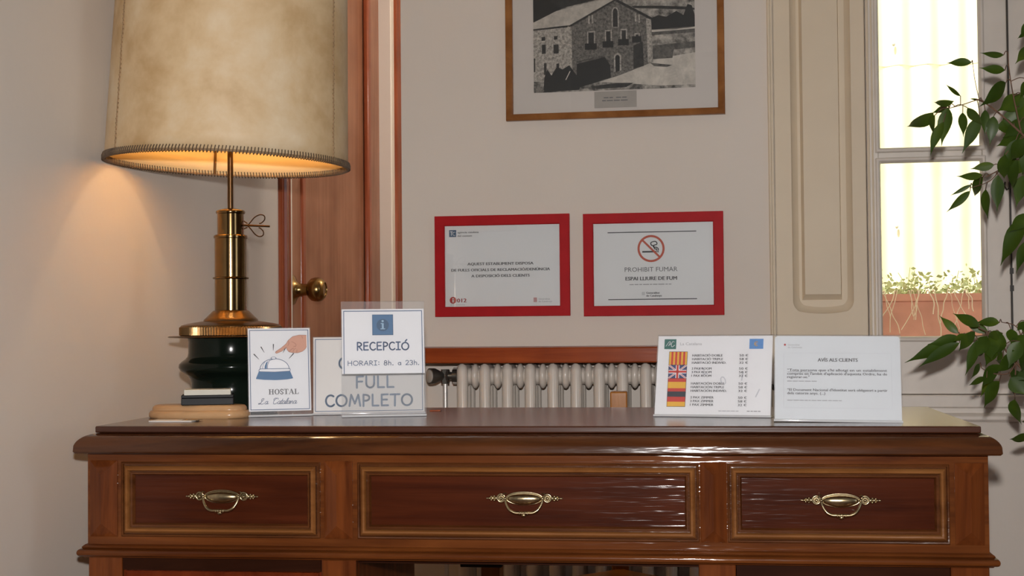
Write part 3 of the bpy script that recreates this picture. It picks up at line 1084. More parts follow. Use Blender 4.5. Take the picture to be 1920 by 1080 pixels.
def pull(parent, cx, cz, y):
    """ornate drop pull: scrolled back plate with a domed boss, and a drop bail"""
    b = MB()
    # boss: domed lens
    n, m = 28, 8
    vs, fs = [], []
    for i in range(m + 1):
        t = i / m
        rr = sin(t * pi / 2)
        for k in range(n):
            a = 2 * pi * k / n
            vs.append((0.0285 * rr * cos(a), -0.004 - 0.0075 * cos(t * pi / 2), 0.0092 * rr * sin(a) * (1 - 0.12 * sin(a)) - 0.0005))
    for i in range(m):
        for k in range(n):
            fs.append((i * n + k, i * n + (k + 1) % n, (i + 1) * n + (k + 1) % n, (i + 1) * n + k))
    b.add(vs, fs)
    # plate behind the boss with a raised rim
    b.tube([(0.0305 * cos(2 * pi * k / 32), -0.003, 0.0105 * sin(2 * pi * k / 32)) for k in range(32)], 0.0015, 8, closed=True)
    b.prism([(0.031 * cos(2 * pi * k / 24), 0.0105 * sin(2 * pi * k / 24)) for k in range(24)], -0.0035, 0.0)
    for s in (-1, 1):
        # scroll
        b.tube([(s * (0.0385 + 0.0062 * cos(2 * pi * k / 20)), -0.0045, 0.0006 + 0.0065 * sin(2 * pi * k / 20)) for k in range(20)], 0.0018, 8, closed=True)
        b.ball((s * 0.0385, -0.005, 0.0), 0.0030, 0.0032, 0.0030, 12, 8)
        b.prism([(s * 0.0385 + 0.0075 * cos(2 * pi * k / 16), 0.0075 * sin(2 * pi * k / 16)) for k in range(16)], -0.0025, 0.0)
        b.tube(smooth_line([(s * 0.0290, -0.005, 0.0075), (s * 0.0325, -0.006, 0.0088), (s * 0.0355, -0.006, 0.0060), (s * 0.034, -0.006, 0.004)], 4), 0.0012, 6)
        # leaf finial tapering to a bead
        for x, w, hgt in ((0.0470, 0.0030, 0.0042), (0.0525, 0.0028, 0.0040), (0.0576, 0.0022, 0.0028)):
            b.ball((s * x, -0.0035, 0), w, 0.0032, hgt, 12, 8)
        for x, hgt in ((0.0500, 0.0034), (0.0552, 0.0026)):
            b.ball((s * x, -0.003, hgt), 0.0018, 0.002, 0.0020, 8, 6)
            b.ball((s * x, -0.003, -hgt), 0.0018, 0.002, 0.0020, 8, 6)
        b.ball((s * 0.0622, -0.0035, 0), 0.0018, 0.0018, 0.0018, 10, 8)
        b.tube([(s * 0.044, -0.003, 0), (s * 0.0622, -0.003, 0)], 0.0016, 8)
    b.T = None
    o = b.build('pull_plate', 'pullmetal', parent, smooth=60)
    o.location = (cx, y, cz)
    b = MB()
    half = smooth_line([(0.0310, -0.009, 0.0000), (0.0302, -0.011, -0.0055), (0.0275, -0.013, -0.0120), (0.0225, -0.015, -0.0185), (0.0150, -0.0155, -0.0222), (0.0075, -0.0155, -0.0226), (0, -0.0155, -0.0228)], 4)
    pts = [Vector(p) for p in half] + [Vector((-p[0], p[1], p[2])) for p in half[::-1]][1:]
    b.tube(pts, [0.0016 + 0.0010 * (i / (len(pts) - 1)) * (1 - i / (len(pts) - 1)) * 4 for i in range(len(pts))], 10)
    for x, r_ in ((-0.0065, 0.0034), (-0.0025, 0.0038), (0.0025, 0.0038), (0.0065, 0.0034)):
        b.ball((x, -0.0155, -0.0232), 0.0018, r_, r_, 12, 8)
    b.ball((0, -0.0155, -0.0262), 0.0045, 0.0025, 0.0030, 12, 8)
    for s in (-1, 1):
        b.ball((s * 0.031, -0.0085, 0.0004), 0.0028, 0.0035, 0.0028, 12, 8)
        b.tube([(s * 0.031, 0.0, 0.0004), (s * 0.031, -0.0085, 0.0004)], 0.002, 8)
    o2 = b.build('pull_bail', 'pullmetal', parent, smooth=60)
    o2.location = (cx, y, cz)


def drawer(x0, x1, cx):
    b = MB()
    b.box(x0 + 0.0005, x1 - 0.0005, 0.0015, 0.018, DZ0 + 0.0005, DZ1 - 0.0005)
    b.box(x0 + 0.012, x1 - 0.012, 0.018, DD - 0.06, DZ0 + 0.008, DZ1 - 0.02)
    d = dpart('drawer', b, 'panel', smooth=0)
    b = MB()
    b.rect_frame(x0, x1, DZ0, DZ1, MOULD[:7], 0.0, 1)
    b.rect_frame(x0, x1, DZ0, DZ1, MOULD[6:12], 0.0, 0)
    b.rect_frame(x0, x1, DZ0, DZ1, MOULD[11:], 0.0, 1)
    b.build('drawer_moulding', ['gold', 'bead'], d, smooth=40)
    pull(d, cx, 0.6628, 0.0015)


drawer(dr[0][0], dr[0][1], -0.5443)
drawer(dr[1][0], dr[1][1], -0.0265)
drawer(dr[2][0], dr[2][1], 0.4867)


def hip_block(x0, x1, z0, z1, h=0.015):
    """applied block cut like a hipped roof"""
    b = MB()
    cx = (x0 + x1) / 2
    s = (x1 - x0) * 0.48
    vs = [(x0, 0, z0), (x1, 0, z0), (x1, 0, z1), (x0, 0, z1), (x0, -0.002, z0), (x1, -0.002, z0), (x1, -0.002, z1), (x0, -0.002, z1), (cx, -h, z0 + s), (cx, -h, z1 - s)]
    fs = [(0, 1, 5, 4), (1, 2, 6, 5), (2, 3, 7, 6), (3, 0, 4, 7), (4, 5, 8), (5, 6, 9, 8), (6, 7, 9), (7, 4, 8, 9), (0, 1, 2, 3)]
    b.add(vs, fs)
    dpart('carved_block', b, 'frame_v', smooth=0)


for x0, x1 in ((-0.7790, -0.7300), (-0.3665, -0.3175), (0.2625, 0.3050), (0.6655, 0.7110)):
    hip_block(x0, x1, 0.5930, 0.7235)

# the two pedestals
PB = 0.035
for (px0, px1, wl) in ((FX0, -0.3129, 0), (0.2587, FX1, 1)):
    b = MB()
    st = 0.060
    b.box(px0, px0 + st, 0.002, TH, PB, 0.5582)
    b.box(px1 - st, px1, 0.002, TH, PB, 0.5582)
    b.box(px0 + st, px1 - st, 0.002, TH, PB, 0.10)
    b.box(px0, px0 + 0.02, TH, DD - 0.02, PB, 0.5582)
    b.box(px1 - 0.02, px1, TH, DD - 0.02, PB, 0.5582)
    b.box(px0 + 0.02, px1 - 0.02, DD - 0.04, DD - 0.02, PB, 0.5582)
    b.box(px0, px1, 0.0, DD - 0.02, 0.0, PB)
    ped = dpart('pedestal', b, 'frame_v', smooth=0, bevel=0.002)
    b = MB()
    ix0, ix1 = px0 + st + 0.001, px1 - st - 0.001
    b.box(ix0, ix1, 0.010, 0.020, 0.101, 0.5575)
    dd = b.build('pedestal_door', 'lowpanel', ped, smooth=0)
    for z0, z1 in ((0.536, 0.5575), (0.101, 0.122)):
        b = MB()
        b.box(ix0, ix1, 0.004, 0.0105, z0, z1)
        b.build('door_rail', 'dark', dd, smooth=0)
    b = MB()
    b.rect_frame(ix0 + 0.004, ix1 - 0.004, 0.125, 0.5345, [(0, 0.0), (0, 0.006), (0.004, 0.009), (0.010, 0.007), (0.013, 0.003), (0.018, 0.0)], 0.0101)
    b.build('door_moulding', 'lowpanel', dd)

# ------------------------------------------------------------------ table lamp
LX, LY = -0.5529, 2.8306
lampo = tag(empty('table_lamp', Matrix.Translation((LX, LY, TOP))), 'tall brass and black ceramic table lamp with parchment drum shade', 'lamp')
Z = lambda z: z - TOP
b = MB()
prof = [(0.080, 0.0), (0.089, 0.0), (0.091, 0.006), (0.0885, 0.014), (0.083, 0.024), (0.0795, 0.034), (0.0765, 0.046), (0.0765, 0.060), (0.0785, 0.068),
        (0.0830, 0.074), (0.0900, 0.079), (0.0975, 0.084), (0.1010, 0.0905), (0.1000, 0.0965), (0.0950, 0.1015), (0.0885, 0.1060), (0.0840, 0.111), (0.0825, 0.118), (0.0820, 0.140), (0.0835, 0.1470), (0.05, 0.1478)]
b.lathe(prof, 72)
b.build('ceramic_base', 'ceramic', lampo, smooth=60)
b = MB()
b.lathe([(0.08, Z(0.9290)), (0.1190, Z(0.9305)), (0.1215, Z(0.9318)), (0.1190, Z(0.9333)), (0.08, Z(0.9340))], 72)
b.build('base_flange', 'iron', lampo, smooth=50)
b = MB()
# reeded band
n = 110
vs, fs = [], []
for j, z in enumerate((0.9338, 0.9352, 0.9500, 0.9520)):
    for k in range(n * 2):
        a = pi * k / n
        r_ = 0.0965 if j in (0, 3) else (0.0995 if k % 2 == 0 else 0.0968)
        vs.append((r_ * cos(a), r_ * sin(a), Z(z)))
for j in range(3):
    for k in range(2 * n):
        k2 = (k + 1) % (2 * n)
        fs.append((j * 2 * n + k, j * 2 * n + k2, (j + 1) * 2 * n + k2, (j + 1) * 2 * n + k))
b.add(vs, fs)
b.build('reeded_band', 'aged', lampo, smooth=0)
b = MB()
b.lathe([(0.0968, Z(0.9518)), (0.0960, Z(0.9540)), (0.0850, Z(0.9570)), (0.0680, Z(0.9600)), (0.0530, Z(0.9622)), (0.0525, Z(0.9650)), (0.0480, Z(0.9690)), (0.0455, Z(0.9715)), (0.0400, Z(0.9770)), (0.0350, Z(0.9820)), (0.030, Z(0.984))], 64)
b.build('base_cap', 'aged', lampo, smooth=50)
b = MB()
b.lathe([(0.0312, Z(0.982)), (0.0312, Z(1.0440)), (0.0345, Z(1.0448)), (0.0352, Z(1.0465)), (0.0345, Z(1.0480)), (0.0312, Z(1.0490)), (0.0312, Z(1.1240)), (0.0330, Z(1.1252)),
         (0.0330, Z(1.1290)), (0.0310, Z(1.1312)), (0.0258, Z(1.1318)), (0.0258, Z(1.1725)), (0.0280, Z(1.1735)), (0.0288, Z(1.1760)), (0.0280, Z(1.1785)), (0.0255, Z(1.1800)), (0.012, Z(1.1835))], 56)
b.build('brass_column', 'brass', lampo, smooth=40)
b = MB()
b.lathe([(0.0056, Z(1.182)), (0.0056, Z(1.56))], 16)
b.build('lamp_pole', 'iron', lampo, smooth=60)
b = MB()
wz = Z(1.1492)
pxm = 1 / 954.0


def W_(x, y):
    return ((x - 432.5) * pxm, -0.004, wz + (425 - y) * pxm)


b.tube([W_(456, 424), W_(507, 426.5)], 0.0020, 8)
b.tube(smooth_line([W_(464, 426), W_(471, 418), W_(479, 409), (W_(489, 404.5)), W_(496.5, 407), W_(497, 414), W_(491, 420), W_(487, 421)], 5), 0.0012, 7)
b.tube(smooth_line([W_(464, 424), W_(471, 431), W_(479, 441), (W_(487, 445.5)), W_(494, 443), W_(494.5, 436), W_(489, 430), W_(486, 429)], 5), 0.0012, 7)
b.tube([W_(458, 416), W_(465, 421)], 0.0012, 7)
b.tube([W_(458, 431), W_(465, 428)], 0.0012, 7)
b.build('wing_screw', 'iron', lampo)
# shade: taper drum, tilted a little clockwise
RIM, SH, RB, RT = Z(1.2722), 0.50, 0.2365, 0.2195
SHT = Matrix.Translation((0.0, 0, RIM + 0.30)) @ Matrix.Rotation(R(2.1), 4, 'Y') @ Matrix.Translation((0.006, 0, -RIM - 0.30))
sh_ = MB()
sh_.T = SHT


def shade_r(t, a):
    flat = 1 - 0.010 * (0.5 - 0.5 * cos(4 * a + 0.6))
    return (RB + (RT - RB) * t) * flat


n, m = 96, 14
for inner in (0, 1):
    vs, fs = [], []
    for i in range(m + 1):
        t = i / m
        for k in range(n):
            a = 2 * pi * k / n
            r_ = shade_r(t, a) - 0.0022 * inner
            vs.append((r_ * cos(a), r_ * sin(a), RIM + SH * t))
    for i in range(m):
        for k in range(n):
            k2 = (k + 1) % n
            fs.append((i * n + k, i * n + k2, (i + 1) * n + k2, (i + 1) * n + k))
    if not inner:
        sh_.add(vs, fs)
shade = sh_.build('lamp_shade', 'parchment', lampo, smooth=60)
so = shade.modifiers.new('thickness', 'SOLIDIFY')
so.thickness = 0.0014
so.offset = -1
so.material_offset = 1
shade.data.materials.append(M['inner_glow'])
for t in (0.0, 1.0):
    b = MB()
    b.T = SHT
    b.tube([(shade_r(t, 2 * pi * k / 96) * cos(2 * pi * k / 96), shade_r(t, 2 * pi * k / 96) * sin(2 * pi * k / 96), RIM + SH * t) for k in range(96)], 0.0024, 8, closed=True)
    b.build('shade_ring', 'seam', shade)
b = MB()
b.T = SHT
ns = 230
for k in range(ns):
    a = 2 * pi * k / ns
    pts = []
    for dr_, dz in ((0.0022, 0.0085), (0.0042, 0.0030), (0.0040, -0.0028), (0.0, -0.0046), (-0.0036, -0.002), (-0.0036, 0.0075)):
        aa = a + 0.006 * (dz / 0.008)
        r_ = shade_r(0, aa) + dr_
        pts.append((r_ * cos(aa), r_ * sin(aa), RIM + dz))
    b.tube(pts, 0.00105, 5)
b.build('rim_lacing', 'lace', shade)
for a0 in (R(219), R(-22), R(95), R(60)):
    b = MB()
    b.T = SHT
    pts = []
    for i in range(120):
        t = i / 119
        a = a0 + (0.011 if i % 2 else -0.011) + 0.004 * sin(i * 0.37)
        r_ = shade_r(t, a) + 0.0008
        pts.append((r_ * cos(a), r_ * sin(a), RIM + 0.006 + (SH - 0.01) * t))
    b.tube(pts, 0.0009, 5)
    pts = [((shade_r(i / 30, a0) + 0.0003) * cos(a0 + 0.002 * sin(i)), (shade_r(i / 30, a0) + 0.0003) * sin(a0 + 0.002 * sin(i)), RIM + 0.004 + (SH - 0.006) * i / 30) for i in range(31)]
    b.tube(pts, 0.0015, 5)
    b.build('shade_seam', 'seam', shade)
b = MB()
b.T = SHT
for a0 in (R(97), R(217), R(337)):
    b.tube([(0.006 * cos(a0), 0.006 * sin(a0), RIM + SH - 0.03), ((RT - 0.003) * cos(a0), (RT - 0.003) * sin(a0), RIM + SH - 0.004)], 0.0022, 6)
a0 = R(108)
b.tube([((RB - 0.006) * cos(a0), (RB - 0.006) * sin(a0), RIM), ((RT - 0.006) * cos(a0), (RT - 0.006) * sin(a0), RIM + SH - 0.004)], 0.0030, 8)
b.build('shade_carrier', 'aged', shade)
b = MB()
b.lathe([(0.012, Z(1.555)), (0.017, Z(1.56)), (0.017, Z(1.60)), (0.013, Z(1.605))], 24)
b.build('bulb_socket', 'brass', lampo, smooth=40)
lampm = bpy.data.materials.new('lit_bulb')
lampm.use_nodes = True
lb = lampm.node_tree.nodes['Principled BSDF']
lb.inputs['Emission Color'].default_value = (1.0, 0.70, 0.38, 1)
lb.inputs['Emission Strength'].default_value = 115.0
M['bulb'] = lampm
b = MB()
b.lathe([(0.012, Z(1.604)), (0.016, Z(1.615)), (0.028, Z(1.64)), (0.030, Z(1.655)), (0.024, Z(1.675)), (0.008, Z(1.685))], 24)
bulb = b.build('light_bulb', 'bulb', lampo, smooth=60)

# ------------------------------------------------------------------ things at the left end of the desk
def on_desk(name, x, y, rz, z=TOP):
    return empty(name, Matrix.Translation((x, y, z)) @ Matrix.Rotation(R(rz), 4, 'Z'))


bd = on_desk('wooden_board', -0.586, 2.698, -9)
tag(bd, 'oval beech wood board with a moulded edge under the ink pad', 'board')
b = MB()


def oval(hx, hy, r, n=14):
    pts = []
    for cx, cy, a0 in ((hx - r, hy - r, 0), (-hx + r, hy - r, 90), (-hx + r, -hy + r, 180), (hx - r, -hy + r, 270)):
        for k in range(n + 1):
            a = R(a0 + 90 * k / n)
            pts.append((cx + r * cos(a), cy + r * sin(a)))
    return pts


lv = [(0.0025, 0.0), (0.0, 0.003), (0.0, 0.0085), (0.0025, 0.0130), (0.0065, 0.0145), (0.0062, 0.0165), (0.0075, 0.0205), (0.011, 0.0235), (0.016, 0.0245)]
rings = [[(x, y, z) for x, y in oval(0.0965 - t, 0.040 - t, 0.0385 - t * 0.97)] for t, z in lv]
n = len(rings[0])
vs = [p for r_ in rings for p in r_]
fs = [(i * n + k, i * n + (k + 1) % n, (i + 1) * n + (k + 1) % n, (i + 1) * n + k) for i in range(len(lv) - 1) for k in range(n)]
fs += [tuple(range(n))[::-1], tuple((len(lv) - 1) * n + k for k in range(n))]
b.add(vs, fs)
b.build('moulded_board', 'beech', bd, smooth=50)

ip = on_desk('ink_pad', -0.571, 2.699, 10, TOP + 0.0246)
tag(ip, 'black stamp ink pad with white foam top on the beech board', 'ink pad')
b = MB()
b.box(-0.0475, 0.0475, -0.027, 0.027, 0.0, 0.013)
for (x0, x1, y0, y1) in ((-0.0475, 0.0475, -0.027, -0.0245), (-0.0475, 0.0475, 0.0245, 0.027), (-0.0475, -0.044, -0.0245, 0.0245), (0.044, 0.0475, -0.0245, 0.0245)):
    b.box(x0, x1, y0, y1, 0.013, 0.0185)
b.build('pad_case', 'black', ip, bevel=0.0012)
b = MB()
b.box(-0.0425, 0.0425, -0.024, 0.0235, 0.013, 0.0285)
b.build('foam_pad', 'foam', ip, bevel=0.0012)

ps = on_desk('paper_slip', -0.6105, 2.602, -9)
tag(ps, 'thin white paper slip lying flat in front of the beech board', 'paper')
b = MB()
b.box(-0.040, 0.040, -0.022, 0.018, 0.0003, 0.0020)
b.build('slip', 'offpaper', ps, smooth=0)
b = MB()
b.box(0.018, 0.048, -0.012, 0.016, 0.0021, 0.0030)
b.build('folded_corner', 'seam', ps, smooth=0)
rt = on_desk('red_tag', -0.152, 2.835, -5)
tag(rt, 'tiny flat red tag lying on the desk top near its back edge', 'tag')
b = MB()
b.box(-0.0105, 0.0105, -0.014, 0.014, 0.0003, 0.0022)
b.build('tag_sheet', 'casing', rt, bevel=0.0006)

# ------------------------------------------------------------------ upright signs in clear acrylic holders
def sign(name, label, x, y, rz, w, hgt, tilt, z0=0.006, sheet_h=None, roll=0.0, foot=0.055, paper='paper', card_b0=0.0, cat='sign', radius=0.0, group=None):
    """leaning acrylic stand; returns (root, card, mapping from card mm-space to root space)"""
    root = empty(name, Matrix.Translation((x, y, TOP)) @ Matrix.Rotation(R(rz), 4, 'Z') @ Matrix.Rotation(R(roll), 4, 'Y'))
    tag(root, label, cat, 'upright signs on the desk')
    ct, st = cos(R(tilt)), sin(R(tilt))

    def mp(a, bb, off=0.0):
        return (a, bb * st - off * ct, z0 + bb * ct + off * st)
    H = sheet_h or (hgt + card_b0)
    b = MB()
    hw = w / 2 + 0.0015
    b0 = -(z0 - 0.0016) / ct
    # two thin sheets with the card between, and a foot running back
    for o0, o1 in ((0.0012, 0.0028), (-0.0024, -0.0008)):
        vs = [mp(a, q, o) for o in (o0, o1) for a, q in ((-hw, b0), (hw, b0), (hw, H + 0.0015), (-hw, H + 0.0015))]
        b.add(vs, [(0, 1, 2, 3), (7, 6, 5, 4), (0, 4, 5, 1), (1, 5, 6, 2), (2, 6, 7, 3), (3, 7, 4, 0)])
    ya = mp(0, b0, 0.003)[1]
    b.box(-hw, hw, ya, ya + foot, 0.0003, 0.0022)
    b.tube([(-hw, ya - 0.0006, 0.0024), (hw, ya - 0.0006, 0.0024)], 0.0021, 12, 1)
    b.build('acrylic_holder', ['acrylic', 'acrylic_edge_glow'], root, smooth=30)
    b = MB()
    n_ = 5
    pts = [(-w / 2, card_b0), (w / 2, card_b0)]
    for cx, a0, sx in ((w / 2, 0, -1), (-w / 2, 90, 1)):
        if radius:
            for k in range(n_ + 1):
                a = R(a0 + 90 * k / n_)
                pts.append((cx + sx * radius + radius * cos(a), card_b0 + hgt - radius + radius * sin(a)))
        else:
            pts.append((cx, card_b0 + hgt))
    m = len(pts)
    vs = [mp(a, q, 0.0010) for a, q in pts] + [mp(a, q, -0.0004) for a, q in pts]
    b.add(vs, [tuple(range(m)), tuple(range(2 * m - 1, m - 1, -1))] + [(i, (i + 1) % m, (i + 1) % m + m, i + m) for i in range(m)])
    card = b.build('printed_card', paper, root, smooth=0)
    return root, card, mp


def frac(mp, w, hgt, b0=0.0):
    """card coordinates as fractions: x from the left edge, y down from the top"""
    return lambda fx, fy, off=0.0: mp((fx - 0.5) * w, b0 + (1 - fy) * hgt, 0.0010 + off)


def sc(mp, b0=0.0):
    return lambda a, q, off=0.0: mp(a, q + b0, 0.0010 + off)


# --- bell sign -----------------------------------------------------------------
w, h = 0.1155, 0.1560
root, card, mp = sign('bell_sign', 'white sign with a drawn blue desk bell and pointing hand, standing left of the others', -0.4360, 2.7020, 15, w, h, 8, z0=0.0105)
pr = Print(sc(mp), ['navy'])
fx = lambda x: (x - 0.5) * w
fy = lambda y: (1 - y) * h
P = lambda *q: [(fx(x), fy(y)) for x, y in q]
pr.border(fx(0.022), fx(0.978), fy(0.985), fy(0.018), 0.0013, 'navy', 0)
pr.build('printed_border', card)
pr = Print(sc(mp), ['blue', 'navy', 'paper'])
# bell
pr.poly(P((0.168, 0.515), (0.665, 0.515), (0.712, 0.598), (0.715, 0.610), (0.62, 0.622), (0.44, 0.628), (0.25, 0.622), (0.118, 0.610), (0.12, 0.598)), 'blue', 0)
dome = [(0.42 + 0.235 * cos(R(a)), 0.495 - 0.125 * sin(R(a))) for a in range(0, 181, 10)]
pr.poly(P(*dome), 'paper', 1)
pr.ribbon(P(*dome), 0.0011, 'navy', 2)
pr.poly(P(*([(0.185, 0.490), (0.665, 0.490), (0.675, 0.505), (0.66, 0.522), (0.42, 0.530), (0.175, 0.522), (0.165, 0.505)])), 'paper', 1)
pr.ribbon(P((0.185, 0.490), (0.665, 0.490), (0.675, 0.505), (0.66, 0.522), (0.42, 0.530), (0.175, 0.522), (0.165, 0.505), (0.185, 0.490)), 0.0010, 'navy', 2)
pr.poly(P((0.258, 0.485), (0.262, 0.455), (0.285, 0.415), (0.315, 0.395), (0.298, 0.44), (0.293, 0.487)), 'blue', 3)
pr.ribbon(P((0.305, 0.487), (0.308, 0.44), (0.335, 0.392), (0.40, 0.374)), 0.0009, 'navy', 3)
pr.ribbon(P((0.225, 0.485), (0.235, 0.44), (0.27, 0.40)), 0.0007, 'navy', 3)
pr.disc(fx(0.405), fy(0.362), 0.0052, 'navy', 3, 0.0026)
pr.disc(fx(0.405), fy(0.361), 0.0040, 'paper', 4, 0.0017)
pr.build('bell_drawing', card)
pr = Print(sc(mp), ['ink'])
for a, c in (((0.170, 0.372), (0.088, 0.308)), ((0.258, 0.292), (0.205, 0.222)), ((0.402, 0.270), (0.408, 0.190)), ((0.560, 0.298), (0.612, 0.225)), ((0.655, 0.370), (0.735, 0.305))):
    pr.ribbon(P(a, c), 0.0018, 'ink', 0, taper=(0.35, 1.2))
pr.build('ringing_marks', card)
pr = Print(sc(mp), ['skin', 'skinline'])
hand = [(0.945, 0.088), (0.83, 0.084), (0.72, 0.102), (0.645, 0.150), (0.612, 0.190), (0.530, 0.240), (0.442, 0.283), (0.436, 0.298), (0.455, 0.306), (0.545, 0.278), (0.615, 0.232), (0.625, 0.262), (0.658, 0.290), (0.72, 0.300), (0.80, 0.302), (0.875, 0.285), (0.925, 0.255), (0.945, 0.225)]
pr.poly(P(*hand), 'skin', 5)
pr.ribbon(P(*hand), 0.0006, 'skinline', 6)
for ln in (((0.645, 0.150), (0.66, 0.185), (0.64, 0.215)), ((0.70, 0.165), (0.745, 0.178), (0.775, 0.20), (0.765, 0.225), (0.73, 0.22)), ((0.66, 0.285), (0.70, 0.255), (0.735, 0.245)),
           ((0.72, 0.298), (0.735, 0.265), (0.77, 0.245)), ((0.78, 0.30), (0.79, 0.265)), ((0.87, 0.10), (0.885, 0.125)), ((0.436, 0.292), (0.455, 0.282), (0.47, 0.286))):
    pr.ribbon(P(*ln), 0.0006, 'skinline', 6)
pr.build('hand_drawing', card)
# lettering: serif HOSTAL
pr = Print(sc(mp), ['midink', 'navy'])


def serif(x, s, cw):
    b0, H = fy(0.800), 0.0098
    t, hair, sf = 0.0022, 0.0007, 0.0012
    rc = lambda x0, x1, y0, y1: pr.rect(x0, x1, b0 + y0, b0 + y1, 'midink', 0)

    def stem(xx):
        rc(xx - t / 2, xx + t / 2, 0, H)
        rc(xx - t / 2 - sf, xx + t / 2 + sf, 0, hair)
        rc(xx - t / 2 - sf, xx + t / 2 + sf, H - hair, H)
    if s == 'H':
        stem(x + 0.0024); stem(x + cw - 0.0024)
        rc(x + 0.0024, x + cw - 0.0024, H * 0.47, H * 0.47 + hair)
    elif s == 'O':
        vs, n = [], 28
        for k in range(n):
            q = 2 * pi * k / n
            vs += [(x + cw / 2 + (cw / 2) * cos(q), b0 + H / 2 + (H / 2 + 0.0002) * sin(q)), (x + cw / 2 + (cw / 2 - t) * cos(q), b0 + H / 2 + (H / 2 - hair) * sin(q))]
        pr.raw(vs, [(2 * k, 2 * k + 1, (2 * k + 3) % (2 * n), (2 * k + 2) % (2 * n)) for k in range(n)], 'midink', 0)
    elif s == 'S':
        pts = smooth_line([(x + cw * 0.88, b0 + H * 0.78, 0), (x + cw * 0.5, b0 + H * 0.97, 0), (x + cw * 0.14, b0 + H * 0.76, 0), (x + cw * 0.5, b0 + H * 0.50, 0), (x + cw * 0.88, b0 + H * 0.24, 0), (x + cw * 0.5, b0 + H * 0.03, 0), (x + cw * 0.10, b0 + H * 0.22, 0)], 5)
        pr.ribbon([(p.x, p.y) for p in pts], 0.0014, 'midink', 0)
    elif s == 'T':
        stem(x + cw / 2)
        rc(x, x + cw, H - 0.0009, H)
        rc(x, x + 0.0008, H - 0.003, H); rc(x + cw - 0.0008, x + cw, H - 0.003, H)
    elif s == 'A':
        pr.ribbon([(x + 0.0012, b0), (x + cw / 2, b0 + H)], 0.0008, 'midink', 0)
        pr.ribbon([(x + cw / 2, b0 + H * 0.98), (x + cw - 0.0014, b0)], 0.0023, 'midink', 0, caps=False)
        rc(x + 0.0028, x + cw - 0.003, H * 0.32, H * 0.32 + hair)
        rc(x - 0.0004, x + 0.0028, 0, hair); rc(x + cw - 0.0036, x + cw + 0.0006, 0, hair)
    elif s == 'L':
        stem(x + 0.0024)
        rc(x, x + cw, 0, 0.0009); rc(x + cw - 0.0009, x + cw, 0, 0.0032)


x = fx(0.315)
for s_, cw in (('H', 0.0104), ('O', 0.0095), ('S', 0.0068), ('T', 0.0085), ('A', 0.0098), ('L', 0.0082)):
    serif(x, s_, cw)
    x += cw + 0.0006
# script line
def script(strokes, x, y, k, slant=0.35):
    for st_ in strokes:
        pts = smooth_line([(p[0], p[1], 0) for p in st_], 5)
        pr.ribbon([(x + (p.x + p.y * slant) * k, y + p.y * k) for p in pts], 0.00085, 'navy', 0)


k = 0.0108
y0 = fy(0.915)
Ls = [[(0.26, 0.50), (0.14, 0.66), (0.18, 0.90), (0.40, 1.0), (0.50, 0.86), (0.36, 0.62), (0.20, 0.32), (0.08, 0.08), (-0.10, 0.0), (-0.20, 0.10), (-0.04, 0.16), (0.24, 0.04), (0.50, 0.0), (0.74, 0.16)]]
aa_ = [[(0.44, 0.42), (0.22, 0.50), (0.04, 0.28), (0.10, 0.03), (0.30, 0.05), (0.46, 0.40)], [(0.48, 0.48), (0.42, 0.12), (0.50, 0.0), (0.68, 0.14)]]
tt_ = [[(0.16, 0.85), (0.08, 0.30), (0.12, 0.02), (0.30, 0.10)], [(-0.02, 0.52), (0.32, 0.56)]]
ll_ = [[(0.0, 0.10), (0.22, 0.55), (0.30, 0.92), (0.18, 0.96), (0.10, 0.50), (0.12, 0.03), (0.32, 0.12)]]
nn_ = [[(0.02, 0.48), (0.06, 0.0)], [(0.06, 0.20), (0.26, 0.48), (0.38, 0.40), (0.36, 0.05), (0.56, 0.10)]]
CC_ = [[(0.72, 0.82), (0.62, 0.98), (0.30, 0.90), (0.06, 0.50), (0.12, 0.08), (0.42, 0.0), (0.74, 0.22)], [(0.10, 0.60), (-0.06, 0.80), (0.10, 1.0), (0.40, 1.0)]]
x = fx(0.165)
for g, adv in ((Ls, 0.86), (aa_, 0.80), (None, 0.60), (CC_, 0.78), (aa_, 0.56), (tt_, 0.26), (aa_, 0.56), (ll_, 0.26), (aa_, 0.56), (nn_, 0.52), (aa_, 0.5)):
    if g:
        script(g, x, y0, k)
    x += adv * k
pr.build('printed_lettering', card)

# --- FULL COMPLETO ---------------------------------------------------------------
w, h = 0.2100, 0.1450
root, card, mp = sign('full_sign', 'wide white blue-lettered sign reading FULL COMPLETO, partly behind the reception sign', -0.2735, 2.7420, 6, w, h, 9, z0=0.0035, paper='offpaper')
pr = Print(sc(mp), ['navy'])
pr.border(-w / 2 + 0.0030, w / 2 - 0.0030, 0.0030, h - 0.0030, 0.0013, 'navy', 0)
pr.build('printed_border', card)
pr = Print(sc(mp), ['steel'])
pen_text(pr, 'COMPLET', 0.008, 0.0845, 0.0215, 0.0037, 'steel', 0, width=0.130)
pen_text(pr, 'FULL', 0.0115, 0.0475, 0.0225, 0.0037, 'steel', 0, width=0.073)
pen_text(pr, 'COMPLETO', 0.0, 0.0125, 0.0225, 0.0037, 'steel', 0, width=0.165)
pr.build('printed_lettering', card)

